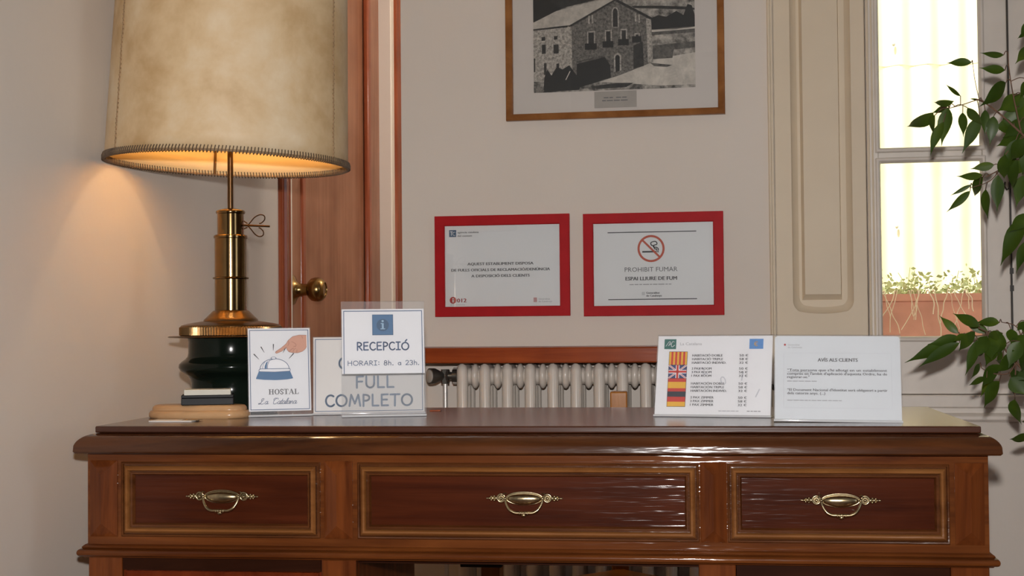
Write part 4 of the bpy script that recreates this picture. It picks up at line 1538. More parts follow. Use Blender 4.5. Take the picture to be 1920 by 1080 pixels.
# --- RECEPCIÓ ---------------------------------------------------------------------
w, h, c0 = 0.1530, 0.1215, 0.0775
root, card, mp = sign('reception_sign', 'upright white sign reading RECEPCIÓ with a blue information square, in a tall clear holder', -0.2385, 2.6690, 8, w, h, 9, z0=0.003, sheet_h=0.212, card_b0=c0)
pr = Print(sc(mp, c0), ['navy'])
pr.rect(-w / 2 + 0.0030, w / 2 - 0.0030, h - 0.0045, h - 0.0030, 'navy', 0)
pr.rect(-w / 2 + 0.0030, -w / 2 + 0.0044, 0.0, h - 0.0045, 'navy', 0)
pr.rect(w / 2 - 0.0044, w / 2 - 0.0030, 0.0, h - 0.0045, 'navy', 0)
pr.build('printed_border', card)
pr = Print(sc(mp, c0), ['blue', 'deepblue', 'iglyph'])
pr.rect(-0.0200, 0.0190, 0.0720, 0.1110, 'deepblue', 0)
pr.rect(-0.0192, 0.0180, 0.0732, 0.1102, 'blue', 1)
pr.disc(-0.0005, 0.0910, 0.0115, 'deepblue', 2)
pr.disc(-0.0005, 0.0985, 0.0021, 'iglyph', 3)
pr.rect(-0.0022, 0.0014, 0.0835, 0.0945, 'iglyph', 3)
pr.rect(-0.0042, 0.0000, 0.0931, 0.0947, 'iglyph', 3)
pr.rect(-0.0048, 0.0040, 0.0830, 0.0847, 'iglyph', 3)
pr.build('information_symbol', card)
pr = Print(sc(mp, c0), ['navy'])
pen_text(pr, 'RECEPCIÓ', -0.0005, 0.0440, 0.0152, 0.0025, 'navy', 0, width=0.097)
pen_text(pr, 'HORARI: 8h. a 23h.', 0.0005, 0.0155, 0.0088, 0.0012, 'navy', 0, width=0.134)
pr.build('printed_lettering', card)

# --- price list --------------------------------------------------------------------
w, h = 0.2080, 0.1470
root, card, mp = sign('price_list_sign', 'white price list sign with four national flags in a column', 0.3548, 2.5760, -18, w, h, 17.5, z0=0.004)
fx = lambda x: (x - 0.5) * w
fy = lambda y: (1 - y) * h
pr = Print(sc(mp), ['green', 'paper', 'eublue', 'fyel', 'greyink'])
# crop fractions: x (100..), y (127..665) of the sign seen straight on
pr.rect(fx(0.055), fx(0.160), fy(0.168), fy(0.040), 'green', 0)
pts = smooth_line([(0.070, 0.130, 0), (0.085, 0.095, 0), (0.100, 0.070, 0), (0.108, 0.085, 0), (0.092, 0.125, 0), (0.104, 0.110, 0), (0.118, 0.100, 0)], 5)
pr.ribbon([(fx(p.x), fy(p.y)) for p in pts], 0.0012, 'paper', 1)
pts = smooth_line([(0.142, 0.078, 0), (0.128, 0.070, 0), (0.116, 0.110, 0), (0.124, 0.140, 0), (0.146, 0.118, 0)], 5)
pr.ribbon([(fx(p.x), fy(p.y)) for p in pts], 0.0012, 'paper', 1)
pr.build('green_logo', card)
pr = Print(sc(mp), ['eublue', 'fyel'])
pr.rect(fx(0.802), fx(0.922), fy(0.168), fy(0.040), 'eublue', 0)
pr.ribbon([(fx(0.862) + 0.0030 * cos(R(a)), fy(0.104) + 0.0040 * sin(R(a))) for a in range(50, 311, 20)], 0.0011, 'fyel', 1)
pr.rect(fx(0.862) - 0.0040, fx(0.862) + 0.0010, fy(0.104) + 0.0004, fy(0.104) + 0.0012, 'fyel', 1)
pr.rect(fx(0.862) - 0.0040, fx(0.862) + 0.0010, fy(0.104) - 0.0014, fy(0.104) - 0.0006, 'fyel', 1)
pr.build('euro_symbol', card)
# flags
pr = Print(sc(mp), ['ink', 'fyel', 'fred', 'fnav', 'fblk', 'paper'])
X0, X1 = fx(0.105), fx(0.262)
ys = [fy(t) for t in (0.205, 0.375, 0.545, 0.715, 0.900)]
pr.rect(X0 - 0.0007, X1 + 0.0007, ys[4] - 0.0007, ys[0] + 0.0007, 'ink', 0)
pr.rect(X0, X1, ys[1], ys[0], 'fyel', 1)
for k in range(4):
    xa = X0 + (X1 - X0) * (2 * k + 1) / 9
    pr.rect(xa, xa + (X1 - X0) / 9, ys[1], ys[0], 'fred', 2)
pr.rect(X0, X1, ys[2], ys[1], 'fnav', 1)
cx, cy = (X0 + X1) / 2, (ys[2] + ys[1]) / 2
for (a_, b_) in (((X0, ys[2]), (X1, ys[1])), ((X0, ys[1]), (X1, ys[2]))):
    pr.ribbon([a_, b_], 0.0030, 'paper', 2, caps=False)
    pr.ribbon([a_, b_], 0.0011, 'fred', 3, caps=False)
pr.rect(cx - 0.0033, cx + 0.0033, ys[2], ys[1], 'paper', 4)
pr.rect(X0, X1, cy - 0.0033, cy + 0.0033, 'paper', 4)
pr.rect(cx - 0.0019, cx + 0.0019, ys[2], ys[1], 'fred', 5)
pr.rect(X0, X1, cy - 0.0019, cy + 0.0019, 'fred', 5)
hh = ys[2] - ys[3]
pr.rect(X0, X1, ys[3], ys[2], 'fred', 1)
pr.rect(X0, X1, ys[3] + hh * 0.26, ys[2] - hh * 0.26, 'fyel', 2)
hh = ys[3] - ys[4]
pr.rect(X0, X1, ys[3] - hh * 0.34, ys[3], 'fblk', 1)
pr.rect(X0, X1, ys[3] - hh * 0.68, ys[3] - hh * 0.34, 'fred', 1)
pr.rect(X0, X1, ys[4], ys[3] - hh * 0.68, 'fyel', 1)
for k in (1, 2, 3):
    pr.rect(X0, X1, ys[k] - 0.0003, ys[k] + 0.0003, 'ink', 6)
pr.build('printed_flags', card)
pr = Print(sc(mp), ['midink', 'greyink', 'paleink'])
pr.text('La Catalana', fx(0.195), fy(0.118), 0.0052, 'greyink', 0, 'l', width=0.040)
rows = [(0.265, 'HABITACIÓ DOBLE', '50 €', 0.055), (0.312, 'HABITACIÓ TRIPLE', '58 €', 0.056), (0.358, 'HABITACIÓ INDIVID.', '32 €', 0.062),
        (0.432, '2 PAX ROOM', '50 €', 0.036), (0.478, '3 PAX ROOM', '58 €', 0.036), (0.524, '1 PAX ROOM', '32 €', 0.036),
        (0.622, 'HABITACIÓN DOBLE', '50 €', 0.060), (0.668, 'HABITACIÓN TRIPLE', '58 €', 0.060), (0.714, 'HABITACIÓN INDIVID.', '32 €', 0.065),
        (0.798, '2 PAX ZIMMER', '50 €', 0.042), (0.844, '3 PAX ZIMMER', '58 €', 0.042), (0.890, '1 PAX ZIMMER', '32 €', 0.042)]
for y, s_, pz, ww in rows:
    pr.text(s_, fx(0.308), fy(y), 0.0042, 'midink', 2, 'l', width=ww, bold=0.00022)
    pr.text(pz, fx(0.795), fy(y), 0.0042, 'midink', 2, 'r', width=0.0155, bold=0.00022)
for s_, x, y, rr in (('2', 0.425, 0.50, 0.5), ('0', 0.600, 0.622, 0.35), ('1', 0.745, 0.57, -0.15), ('1', 0.870, 0.775, -0.42)):
    pr.text(s_, fx(x), fy(y), 0.0165, 'paleink', 1, 'c', rot=rr)
pr.dashes(fx(0.555), fy(0.955), 0.036, 0.0016, 'greyink', 0, 3)
pr.dashes(fx(0.800), fy(0.955), 0.026, 0.0016, 'midink', 0, 4)
pr.build('printed_lettering', card)

# --- notice to clients --------------------------------------------------------------
w, h = 0.2080, 0.1480
root, card, mp = sign('client_notice_sign', 'pale grey notice sign headed AVÍS ALS CLIENTS, standing at the right by the window', 0.5440, 2.4180, -11, w, h, 18, z0=0.003, roll=0.6, paper='paper_grey', radius=0.006)
fx = lambda x: (x - 0.5) * w
fy = lambda y: (1 - y) * h
pr = Print(sc(mp), ['darkred', 'midink', 'greyink', 'paleink'])
pr.border(fx(0.070), fx(0.930), fy(0.860), fy(0.205), 0.0005, 'paleink', 0)
pr.disc(fx(0.082), fy(0.108), 0.0018, 'darkred', 0)
pr.text('Generalitat', fx(0.105), fy(0.118), 0.0030, 'greyink', 0, 'l', width=0.020)
pr.text('de Catalunya', fx(0.105), fy(0.148), 0.0030, 'greyink', 0, 'l', width=0.024)
pr.text('AVÍS ALS CLIENTS', fx(0.505), fy(0.308), 0.0060, 'midink', 0, 'c', width=0.066, bold=0.0003)
for y, s_, ww in ((0.425, "“Tota persona que s'hi allotgi en un establiment", 0.165), (0.468, "comprès en l'àmbit d'aplicació d'aquesta Ordre, ha de", 0.165), (0.508, 'registrar-se."', 0.037),
                  (0.660, '“El Document Nacional d\'Identitat serà obligatori a partir', 0.165), (0.700, 'dels catorze anys. (...)', 0.063)):
    pr.text(s_, fx(0.100), fy(y), 0.0044, 'midink', 0, 'l', width=ww, bold=0.00018)
pr.rect(fx(0.104), fx(0.300), fy(0.436), fy(0.433), 'midink', 0)
pr.dashes(fx(0.100), fy(0.548), 0.050, 0.0016, 'greyink', 0, 5)
pr.dashes(fx(0.100), fy(0.775), 0.090, 0.0016, 'greyink', 0, 6)
pr.build('printed_lettering', card)

# ------------------------------------------------------------------ frames on the back wall
def wall_frame(name, label, x0, x1, z0, z1, cat, mat, prof, rz=0.0, group=None, depth=0.014):
    cx, cz = (x0 + x1) / 2, (z0 + z1) / 2
    root = tag(empty(name, ROOM @ Matrix.Translation((cx, 0, cz)) @ Matrix.Rotation(R(rz), 4, 'Y')), label, cat, group)
    hw, hh = (x1 - x0) / 2, (z1 - z0) / 2
    b = MB()
    b.rect_frame(-hw, hw, -hh, hh, prof, -0.001)
    # mitre lines: thin dark gaps at the corners are left by the sharp profile turn
    b.build('frame_moulding', mat, root, smooth=30)
    return root, hw, hh


REDP = [(0, -0.0005), (0, 0.011), (0.001, 0.012), (0.024, 0.012), (0.0255, 0.0105), (0.0262, 0.003)]


def sheet(root, name, hw, hh, y, mat):
    b = MB()
    b.box(-hw, hw, y, y + 0.001, -hh, hh)
    return b.build(name, mat, root, smooth=0)


# complaint-forms notice
root, hw, hh = wall_frame('red_framed_notice', 'red framed notice about official complaint forms, left of the two', -0.3740, -0.0205, 0.9710, 1.2328, 'framed notice', 'red', REDP, group='red framed notices')
card = sheet(root, 'notice_sheet', hw - 0.024, hh - 0.022, -0.0050, 'paper')
mpw = lambda a, q, off=0.0: (a, -0.0050 - off, q)
IW, IH = 2 * (hw - 0.026), 2 * (hh - 0.024)
fx = lambda x: (x - 0.5) * IW
fy = lambda y: (0.5 - y) * IH
pr = Print(mpw, ['deepblue', 'paper', 'midink', 'darkred', 'greyink'])
pr.rect(fx(0.038), fx(0.100), fy(0.142), fy(0.058), 'deepblue', 0)
pr.rect(fx(0.046), fx(0.070), fy(0.082), fy(0.072), 'paper', 1)
pr.rect(fx(0.055), fx(0.061), fy(0.125), fy(0.072), 'paper', 1)
pr.ribbon([(fx(0.083) + 0.0040 * cos(R(a)), fy(0.103) + 0.0045 * sin(R(a))) for a in range(60, 301, 20)], 0.0014, 'paper', 1)
pr.build('agency_logo', card)
pr = Print(mpw, ['midink'])
pr.text('agència catalana', fx(0.112), fy(0.098), 0.0048, 'midink', 0, 'l', width=0.056, bold=0.0002)
pr.text('del consum', fx(0.112), fy(0.140), 0.0048, 'midink', 0, 'l', width=0.038, bold=0.0002)
pr.build('agency_name', card)
pr = Print(mpw, ['midink'])
pr.text('AQUEST ESTABLIMENT DISPOSA', fx(0.485), fy(0.490), 0.0070, 'midink', 0, 'c', width=0.173, bold=0.00045)
pr.text('DE FULLS OFICIALS DE RECLAMACIÓ/DENÚNCIA', fx(0.485), fy(0.563), 0.0070, 'midink', 0, 'c', width=0.259, bold=0.00045)
pr.text('A DISPOSICIÓ DELS CLIENTS', fx(0.485), fy(0.636), 0.0070, 'midink', 0, 'c', width=0.153, bold=0.00045)
pr.build('printed_lettering', card)
pr = Print(mpw, ['darkred', 'paper'])
pr.disc(fx(0.068), fy(0.912), 0.0090, 'darkred', 0)
pr.rect(fx(0.068) - 0.0014, fx(0.068) + 0.0014, fy(0.912) - 0.0055, fy(0.912) + 0.0015, 'paper', 1)
pr.disc(fx(0.068), fy(0.912) + 0.0042, 0.0017, 'paper', 1)
pr.text('012', fx(0.104), fy(0.938), 0.0100, 'darkred', 0, 'l', width=0.0245, bold=0.0006)
pr.dashes(fx(0.045), fy(0.972), 0.040, 0.0014, 'greyink', 0, 8)
pr.build('information_mark', card)
pr = Print(mpw, ['darkred', 'greyink'])
for k in range(4):
    pr.rect(fx(0.772) + k * 0.0023, fx(0.772) + k * 0.0023 + 0.0013, fy(0.945), fy(0.890), 'darkred', 0)
pr.text('Generalitat', fx(0.814), fy(0.916), 0.0040, 'greyink', 0, 'l', width=0.030)
pr.text('de Catalunya', fx(0.814), fy(0.946), 0.0040, 'greyink', 0, 'l', width=0.035)
pr.build('government_mark', card)
sheet(root, 'glazing', hw - 0.0255, hh - 0.0235, -0.0085, 'glass')

# no-smoking notice
root, hw, hh = wall_frame('red_framed_notice', 'red framed no smoking notice with crossed-out cigarette, right of the two', 0.0150, 0.3702, 0.9690, 1.2306, 'framed notice', 'red', REDP, rz=0.0, group='red framed notices')
card = sheet(root, 'notice_sheet', hw - 0.024, hh - 0.022, -0.0050, 'paper')
IW, IH = 2 * (hw - 0.026), 2 * (hh - 0.024)
pr = Print(mpw, ['ink', 'orange', 'midink', 'greyink'])
pr.rect(fx(0.120), fx(0.862), fy(0.122), fy(0.112), 'ink', 0)
pr.rect(fx(0.120), fx(0.862), fy(0.922), fy(0.912), 'ink', 0)
pr.text('PROHIBIT FUMAR', fx(0.482), fy(0.588), 0.0115, 'midink', 0, 'c', width=0.134)
pr.text('ESPAI LLIURE DE FUM', fx(0.482), fy(0.690), 0.0092, 'midink', 0, 'c', width=0.130, bold=0.0005)
pr.dashes(fx(0.30), fy(0.745), 0.106, 0.0026, 'greyink', 0, 9)
for k in range(3):
    pr.rect(fx(0.405) + k * 0.0026, fx(0.405) + k * 0.0026 + 0.0010, fy(0.868), fy(0.830), 'greyink', 0)
pr.text('Generalitat', fx(0.440), fy(0.852), 0.0050, 'midink', 0, 'l', width=0.034, bold=0.0003)
pr.text('de Catalunya', fx(0.440), fy(0.886), 0.0050, 'midink', 0, 'l', width=0.039, bold=0.0003)
pr.build('printed_lettering', card)
pr = Print(mpw, ['ink', 'orange'])
cx, cy = fx(0.484), fy(0.315)
pr.rect(cx - 0.0225, cx + 0.0130, cy - 0.0100, cy - 0.0060, 'ink', 0)
pr.rect(cx + 0.0142, cx + 0.0158, cy - 0.0100, cy - 0.0060, 'ink', 0)
pr.rect(cx + 0.0168, cx + 0.0190, cy - 0.0100, cy - 0.0060, 'ink', 0)
for st_ in ([(0.0180, -0.0045), (0.0180, 0.0000), (0.0130, 0.0030), (0.0070, 0.0035), (0.0050, 0.0075), (0.0010, 0.0085), (-0.0005, 0.0140), (0.0030, 0.0170)],
            [(0.0145, -0.0045), (0.0135, -0.0010), (0.0090, -0.0005), (0.0075, 0.0080), (0.0140, 0.0100), (0.0150, 0.0145), (0.0110, 0.0180), (0.0050, 0.0175)]):
    pts = smooth_line([(p[0], p[1], 0) for p in st_], 5)
    pr.ribbon([(cx + p.x, cy + p.y) for p in pts], 0.0024, 'ink', 0)
pr.ring(cx, cy, 0.0290, 0.0345, 'orange', 2)
pr.ribbon([(cx - 0.0225, cy + 0.0225), (cx + 0.0225, cy - 0.0225)], 0.0050, 'orange', 1, caps=False)
pr.build('no_smoking_symbol', card)
sheet(root, 'glazing', hw - 0.0255, hh - 0.0235, -0.0085, 'glass')

# the framed photograph
PX0, PX1, PZ0, PZ1 = -0.1815, 0.3785, 1.4752, 1.905
OAKP = [(0, -0.0005), (0, 0.015), (0.0015, 0.0165), (0.008, 0.0165), (0.0150, 0.0125), (0.0172, 0.0110), (0.0180, 0.004)]
root, hw, hh = wall_frame('framed_photograph', 'oak framed black and white photograph of a stone farmhouse high on the wall', PX0, PX1, PZ0, PZ1, 'framed picture', 'oak', OAKP)
card = sheet(root, 'picture_mat', hw - 0.016, hh - 0.016, -0.0050, 'mat')
ccx, ccz = (PX0 + PX1) / 2, (PZ0 + PZ1) / 2
GX0, GZ0_ = -0.1095 - ccx, 1.5465 - ccz
kx, kz = 0.4145 / 1160.0, 0.000352


def G(*q):
    return [(GX0 + (x - 390) * kx, GZ0_ + (672 - (y + (x - 390) * 0.0345)) * kz) for x, y in q]


pr = Print(mpw, ['ph_ground', 'ph_black', 'ph_dark', 'ph_mid', 'ph_stone', 'ph_light', 'ph_roof', 'ph_field', 'ph_white'])
top = -230
pr.poly(G((390, top), (1550, top), (1550, 672 - 40), (390, 672)), 'ph_field', 0)
pr.poly(G((390, top), (1550, top), (1550, -60), (1250, -30), (900, -70), (390, -40)), 'ph_white', 1)          # sky
pr.poly(G((390, -40), (700, -75), (900, -20), (640, 40), (480, 90), (390, 130)), 'ph_dark', 2)
pr.poly(G((390, -40), (480, -20), (560, 25), (600, 70), (430, 150), (390, 150)), 'ph_black', 3)
pr.poly(G((1090, 30), (1250, -20), (1550, -40), (1550, 90), (1250, 70), (1150, 70)), 'ph_field', 2)
pr.poly(G((1100, 40), (1300, 40), (1500, 50), (1550, 60), (1550, 72), (1300, 62), (1120, 55)), 'ph_dark', 3)
pr.poly(G((1240, 130), (1290, 110), (1350, 120), (1420, 80), (1470, 110), (1500, 30), (1530, 40), (1550, 110), (1550, 195), (1400, 215), (1245, 215)), 'ph_black', 4)
pr.poly(G((1245, 215), (1550, 192), (1550, 208), (1245, 232)), 'ph_white', 4)
pr.poly(G((1245, 232), (1550, 208), (1550, 235), (1245, 255)), 'ph_mid', 4)
pr.poly(G((1245, 255), (1550, 235), (1550, 380), (1390, 400), (1380, 425), (1245, 430)), 'ph_field', 4)
pr.poly(G((1250, 330), (1550, 300), (1550, 345), (1400, 360), (1390, 420), (1250, 430)), 'ph_mid', 5)
pr.poly(G((1250, 430), (1400, 405), (1550, 380), (1550, 632), (1300, 620), (1000, 600), (840, 610), (980, 545), (1150, 490)), 'ph_ground', 5)
pr.poly(G((1230, 455), (1300, 462), (1390, 472), (1350, 485), (1260, 480)), 'ph_mid', 6)
pr.poly(G((690, 640), (840, 590), (1010, 600), (1300, 620), (1550, 612), (1550, 632), (900, 650), (700, 660)), 'ph_field', 6)
pr.poly(G((800, 625), (1000, 600), (1110, 600), (1060, 630), (850, 645)), 'ph_dark', 7)
# house
pr.poly(G((390, 155), (560, 70), (760, 20), (900, -10), (985, -10), (655, 178), (390, 204)), 'ph_roof', 7)
pr.poly(G((390, 200), (655, 174), (665, 520), (620, 590), (390, 590)), 'ph_light', 8)
pr.poly(G((390, 203), (655, 176), (985, -12), (990, 0), (665, 188), (390, 214)), 'ph_dark', 9)
pr.poly(G((655, 182), (988, 2), (1240, 138), (1252, 448), (1180, 478), (1010, 545), (840, 600), (690, 640), (660, 520)), 'ph_stone', 8)
pr.poly(G((985, -14), (1000, -10), (1250, 128), (1240, 142), (988, 6)), 'ph_dark', 10)
pr.poly(G((640, 180), (668, 180), (672, 500), (640, 500)), 'ph_light', 9)
pr.poly(G((1205, 130), (1240, 140), (1250, 445), (1215, 460)), 'ph_light', 9)
for x0, y0, x1, y1 in ((790, 232, 830, 350), (918, 224, 950, 335), (1030, 218, 1060, 320), (1130, 250, 1150, 300)):
    pr.poly(G((x0 - 9, y0 - 10), (x1 + 9, y0 - 12), (x1 + 9, y1 - 14), (x0 - 9, y1 - 10)), 'ph_light', 10)
    pr.poly(G((x0, y0), (x1, y0 - 2), (x1, y1 - 3), (x0, y1)), 'ph_dark', 11)
    pr.poly(G((x0 - 26, y1 - 38), (x1 + 20, y1 - 40), (x1 + 20, y1 + 6), (x0 - 26, y1 + 8)), 'ph_black', 12)
arch_ = [(x_, y_) for x_, y_ in arc(985, 88, 26, -42, 0, 180)]
pr.poly(G(*(arch_ + [(959, 196), (1011, 196)])), 'ph_light', 10)
arch_ = [(x_, y_) for x_, y_ in arc(985, 90, 17, -34, 0, 180)]
pr.poly(G(*(arch_ + [(968, 192), (1002, 192)])), 'ph_dark', 11)
arch_ = [(x_, y_) for x_, y_ in arc(998, 412, 27, -30, 0, 180)]
pr.poly(G(*(arch_ + [(973, 520), (1026, 508)])), 'ph_light', 10)
arch_ = [(x_, y_) for x_, y_ in arc(998, 416, 16, -20, 0, 180)]
pr.poly(G(*(arch_ + [(984, 522), (1013, 512)])), 'ph_black', 11)
pr.poly(G((1112, 330), (1180, 300), (1186, 478), (1112, 498)), 'ph_dark', 11)
for x0, y0 in ((790, 110), (815, 105), (1125, 95), (1150, 105)):
    pr.poly(G((x0, y0), (x0 + 12, y0 - 3), (x0 + 12, y0 + 58), (x0, y0 + 60)), 'ph_light', 10)
for x0, y0, x1, y1 in ((450, 262, 476, 290), (540, 256, 566, 282), (452, 318, 480, 386), (536, 318, 574, 384), (466, 455, 484, 540), (556, 458, 576, 520), (392, 420, 402, 520)):
    pr.poly(G((x0, y0), (x1, y0 - 3), (x1, y1 - 3), (x0, y1)), 'ph_dark', 10)
pr.poly(G((705, 445), (780, 425), (900, 402), (945, 470), (950, 560), (830, 600), (700, 640)), 'ph_black', 12)
pr.poly(G((700, 450), (900, 398), (905, 412), (705, 462)), 'ph_mid', 13)
pr.poly(G((468, 560), (490, 500), (520, 545), (560, 480), (600, 500), (650, 470), (700, 540), (740, 600), (720, 650), (460, 668)), 'ph_black', 13)
pr.ribbon(G((655, 515), (625, 575)), 0.0022, 'ph_white', 14)
pr.poly(G((390, 610), (440, 620), (470, 660), (390, 672)), 'ph_field', 13)
pr.build('photograph_print', card)
pr = Print(mpw, ['capt', 'greyink'])
pr.rect(0.0470 - ccx, 0.1555 - ccx, 1.5015 - ccz, 1.5440 - ccz, 'capt', 0)
pr.dashes(0.071 - ccx, 1.5265 - ccz, 0.024, 0.0030, 'midink', 1, 11)
pr.dashes(0.103 - ccx, 1.5265 - ccz, 0.027, 0.0030, 'midink', 1, 12)
pr.dashes(0.067 - ccx, 1.5190 - ccz, 0.068, 0.0030, 'midink', 1, 13)
pr.build('caption_card', card)
sheet(root, 'glazing', hw - 0.0175, hh - 0.0175, -0.0088, 'glass')

# ------------------------------------------------------------------ radiator and its shelf
rad = tag(empty('radiator', ROOM @ Matrix.Translation((0, -0.11, 0))), 'cream cast column radiator under the mahogany shelf behind the desk', 'radiator')
PITCH_R = 0.0569
proto = None
for k in range(16):
    x = -0.2715 + PITCH_R * k
    if proto is None:
        b = MB()
        zt, zb = 0.8495, 0.12
        for y, r_ in ((-0.050, 0.0142), (0.0, 0.0120), (0.050, 0.0120)):
            n_ = 16
            pts = [(0, y, zb)] + [(0, y, zb + 0.01)] + [(0, y, zt - 0.012 - i * 0.0) for i in range(1)] + [(0, y * 0.98, zt)]
            b.tube([(0, y, zb), (0, y, zt - 0.012), (0, y * 0.97, zt - 0.003), (0, y * 0.9, zt)], [r_, r_, r_ * 0.85, r_ * 0.45], 16)
        for z in (0.822, 0.165):
            b.ball((0, 0.0, z), 0.017, 0.060, 0.030, 18, 12)
            b.tube([(-PITCH_R / 2, -0.020, z), (PITCH_R / 2, -0.020, z)], 0.021, 20)
            # rounded hub bulge between the columns
            b.ball((PITCH_R / 2, -0.028, z), 0.0125, 0.020, 0.031, 18, 12)
        b.box(-0.006, 0.006, -0.05, 0.05, 0.80, 0.850)
        b.box(-0.006, 0.006, -0.05, 0.05, 0.13, 0.20)
        for y in (-0.05, 0.05):
            b.tube([(0, y, 0.0), (0, y, 0.125)], 0.008, 8) if k in (0,) and False else None
        proto = b.build('radiator_section', 'radiator', rad, smooth=60)
        o = proto
    else:
        o = proto.copy()
        C.objects.link(o)
    o.location = (x, 0, 0)
for x in (-0.2715, -0.2715 + 15 * PITCH_R):
    for y in (-0.05, 0.05):
        b = MB()
        b.lathe([(0.016, 0), (0.012, 0.01), (0.010, 0.12), (0.012, 0.14)], 14, (x, y, 0))
        b.build('radiator_foot', 'radiator', rad)
b = MB()
VX, VZ = -0.345, 0.823
b.tube([(-0.288, -0.03, VZ), (-0.300, -0.03, VZ)], 0.0165, 18)
b.tube([(-0.300, -0.03, VZ), (-0.330, -0.032, VZ)], 0.0095, 16)
b.tube([(-0.316, -0.03, VZ), (-0.310, -0.03, VZ)], 0.0165, 6)
b.tube([(-0.3195, -0.031, VZ + 0.016), (-0.3195, -0.031, VZ - 0.02)], 0.0105, 6)
b.build('valve_body', 'valverim', rad)
b = MB()
b.tube([(-0.3195, -0.031, VZ - 0.012), (-0.3195, -0.031, 0.0)], 0.0060, 14)
b.build('supply_pipe', 'chrome', rad)
b = MB()
dv = Vector((-0.75, -0.66, 0.0)).normalized()
p0 = Vector((-0.326, -0.034, VZ))
b.tube([p0, p0 + dv * 0.010, p0 + dv * 0.022, p0 + dv * 0.036], [0.010, 0.014, 0.0195, 0.0200], 20)
vh = b.build('valve_head', 'valverim', rad)
b = MB()
b.tube([p0 + dv * 0.0335, p0 + dv * 0.0385, p0 + dv * 0.0400], [0.0165, 0.0165, 0.012], 20)
b.build('valve_cap', 'valve', vh)

shf = tag(empty('radiator_shelf', ROOM @ Matrix.Translation((0, 0, 0.8745))), 'red mahogany shelf board fixed to the wall above the radiator', 'shelf')
b = MB()
b.box(-0.405, 0.420, -0.200, 0.0, -0.019, 0.019)
b.build('shelf_board', 'shelfwood', shf, bevel=0.003)

# ------------------------------------------------------------------ seen past and below the desk
ch = tag(empty('wooden_chair', Matrix.Translation((0.2275, 3.1085, 0)) @ Matrix.Rotation(R(-6), 4, 'Z')), 'wooden chair behind the desk, one square back post rising above its top', 'chair')
# local frame: origin under the near back post; the seat reaches under the desk towards -y
b = MB()
seat = [(0.012, 0.0), (0.03, -0.022), (0.16, -0.150), (0.175, -0.30), (0.13, -0.42), (-0.13, -0.42), (-0.175, -0.30), (-0.16, -0.150), (-0.03, -0.022), (-0.012, 0.0)]
vs = [(x, y, z) for z in (0.400, 0.423) for x, y in seat]
m_ = len(seat)
b.add(vs, [tuple(range(m_)), tuple(range(2 * m_ - 1, m_ - 1, -1))] + [(i, (i + 1) % m_, (i + 1) % m_ + m_, i + m_) for i in range(m_)])
b.build('seat', 'chair', ch, bevel=0.006)
for x in (0.0, 0.30):
    b = MB()
    b.box(-0.0185, 0.0185, -0.0185 + 0.022, 0.0185 + 0.022, 0.0, 0.803)
    o = b.build('back_post', 'chair', ch, bevel=0.003)
    o.location = (x, 0, 0)
for x in (-0.11, 0.11):
    b = MB()
    b.box(-0.017, 0.017, -0.017, 0.017, 0.0, 0.401)
    o = b.build('leg', 'chair', ch, bevel=0.003)
    o.location = (x, -0.38, 0)
for z0, z1 in ((0.66, 0.745), (0.53, 0.585), (0.345, 0.398)):
    b = MB()
    b.box(0.0185, 0.2815, 0.012, 0.032, z0, z1)
    b.build('back_rail', 'chair', ch, bevel=0.003)

stn = tag(empty('wooden_stand', Matrix.Translation((-0.066, 3.145, 0)) @ Matrix.Rotation(R(-8), 4, 'Z')), 'narrow wooden stand with a black top in the dark kneehole', 'stand')
b = MB()
b.box(-0.045, 0.045, -0.045, 0.045, 0.430, 0.446)
b.build('stand_top', 'black', stn, bevel=0.002)
b = MB()
b.box(-0.002, 0.038, -0.03, 0.03, 0.02, 0.430)
b.box(-0.045, 0.045, -0.045, 0.045, 0.0, 0.02)
b.build('stand_post', 'chair', stn, bevel=0.002)

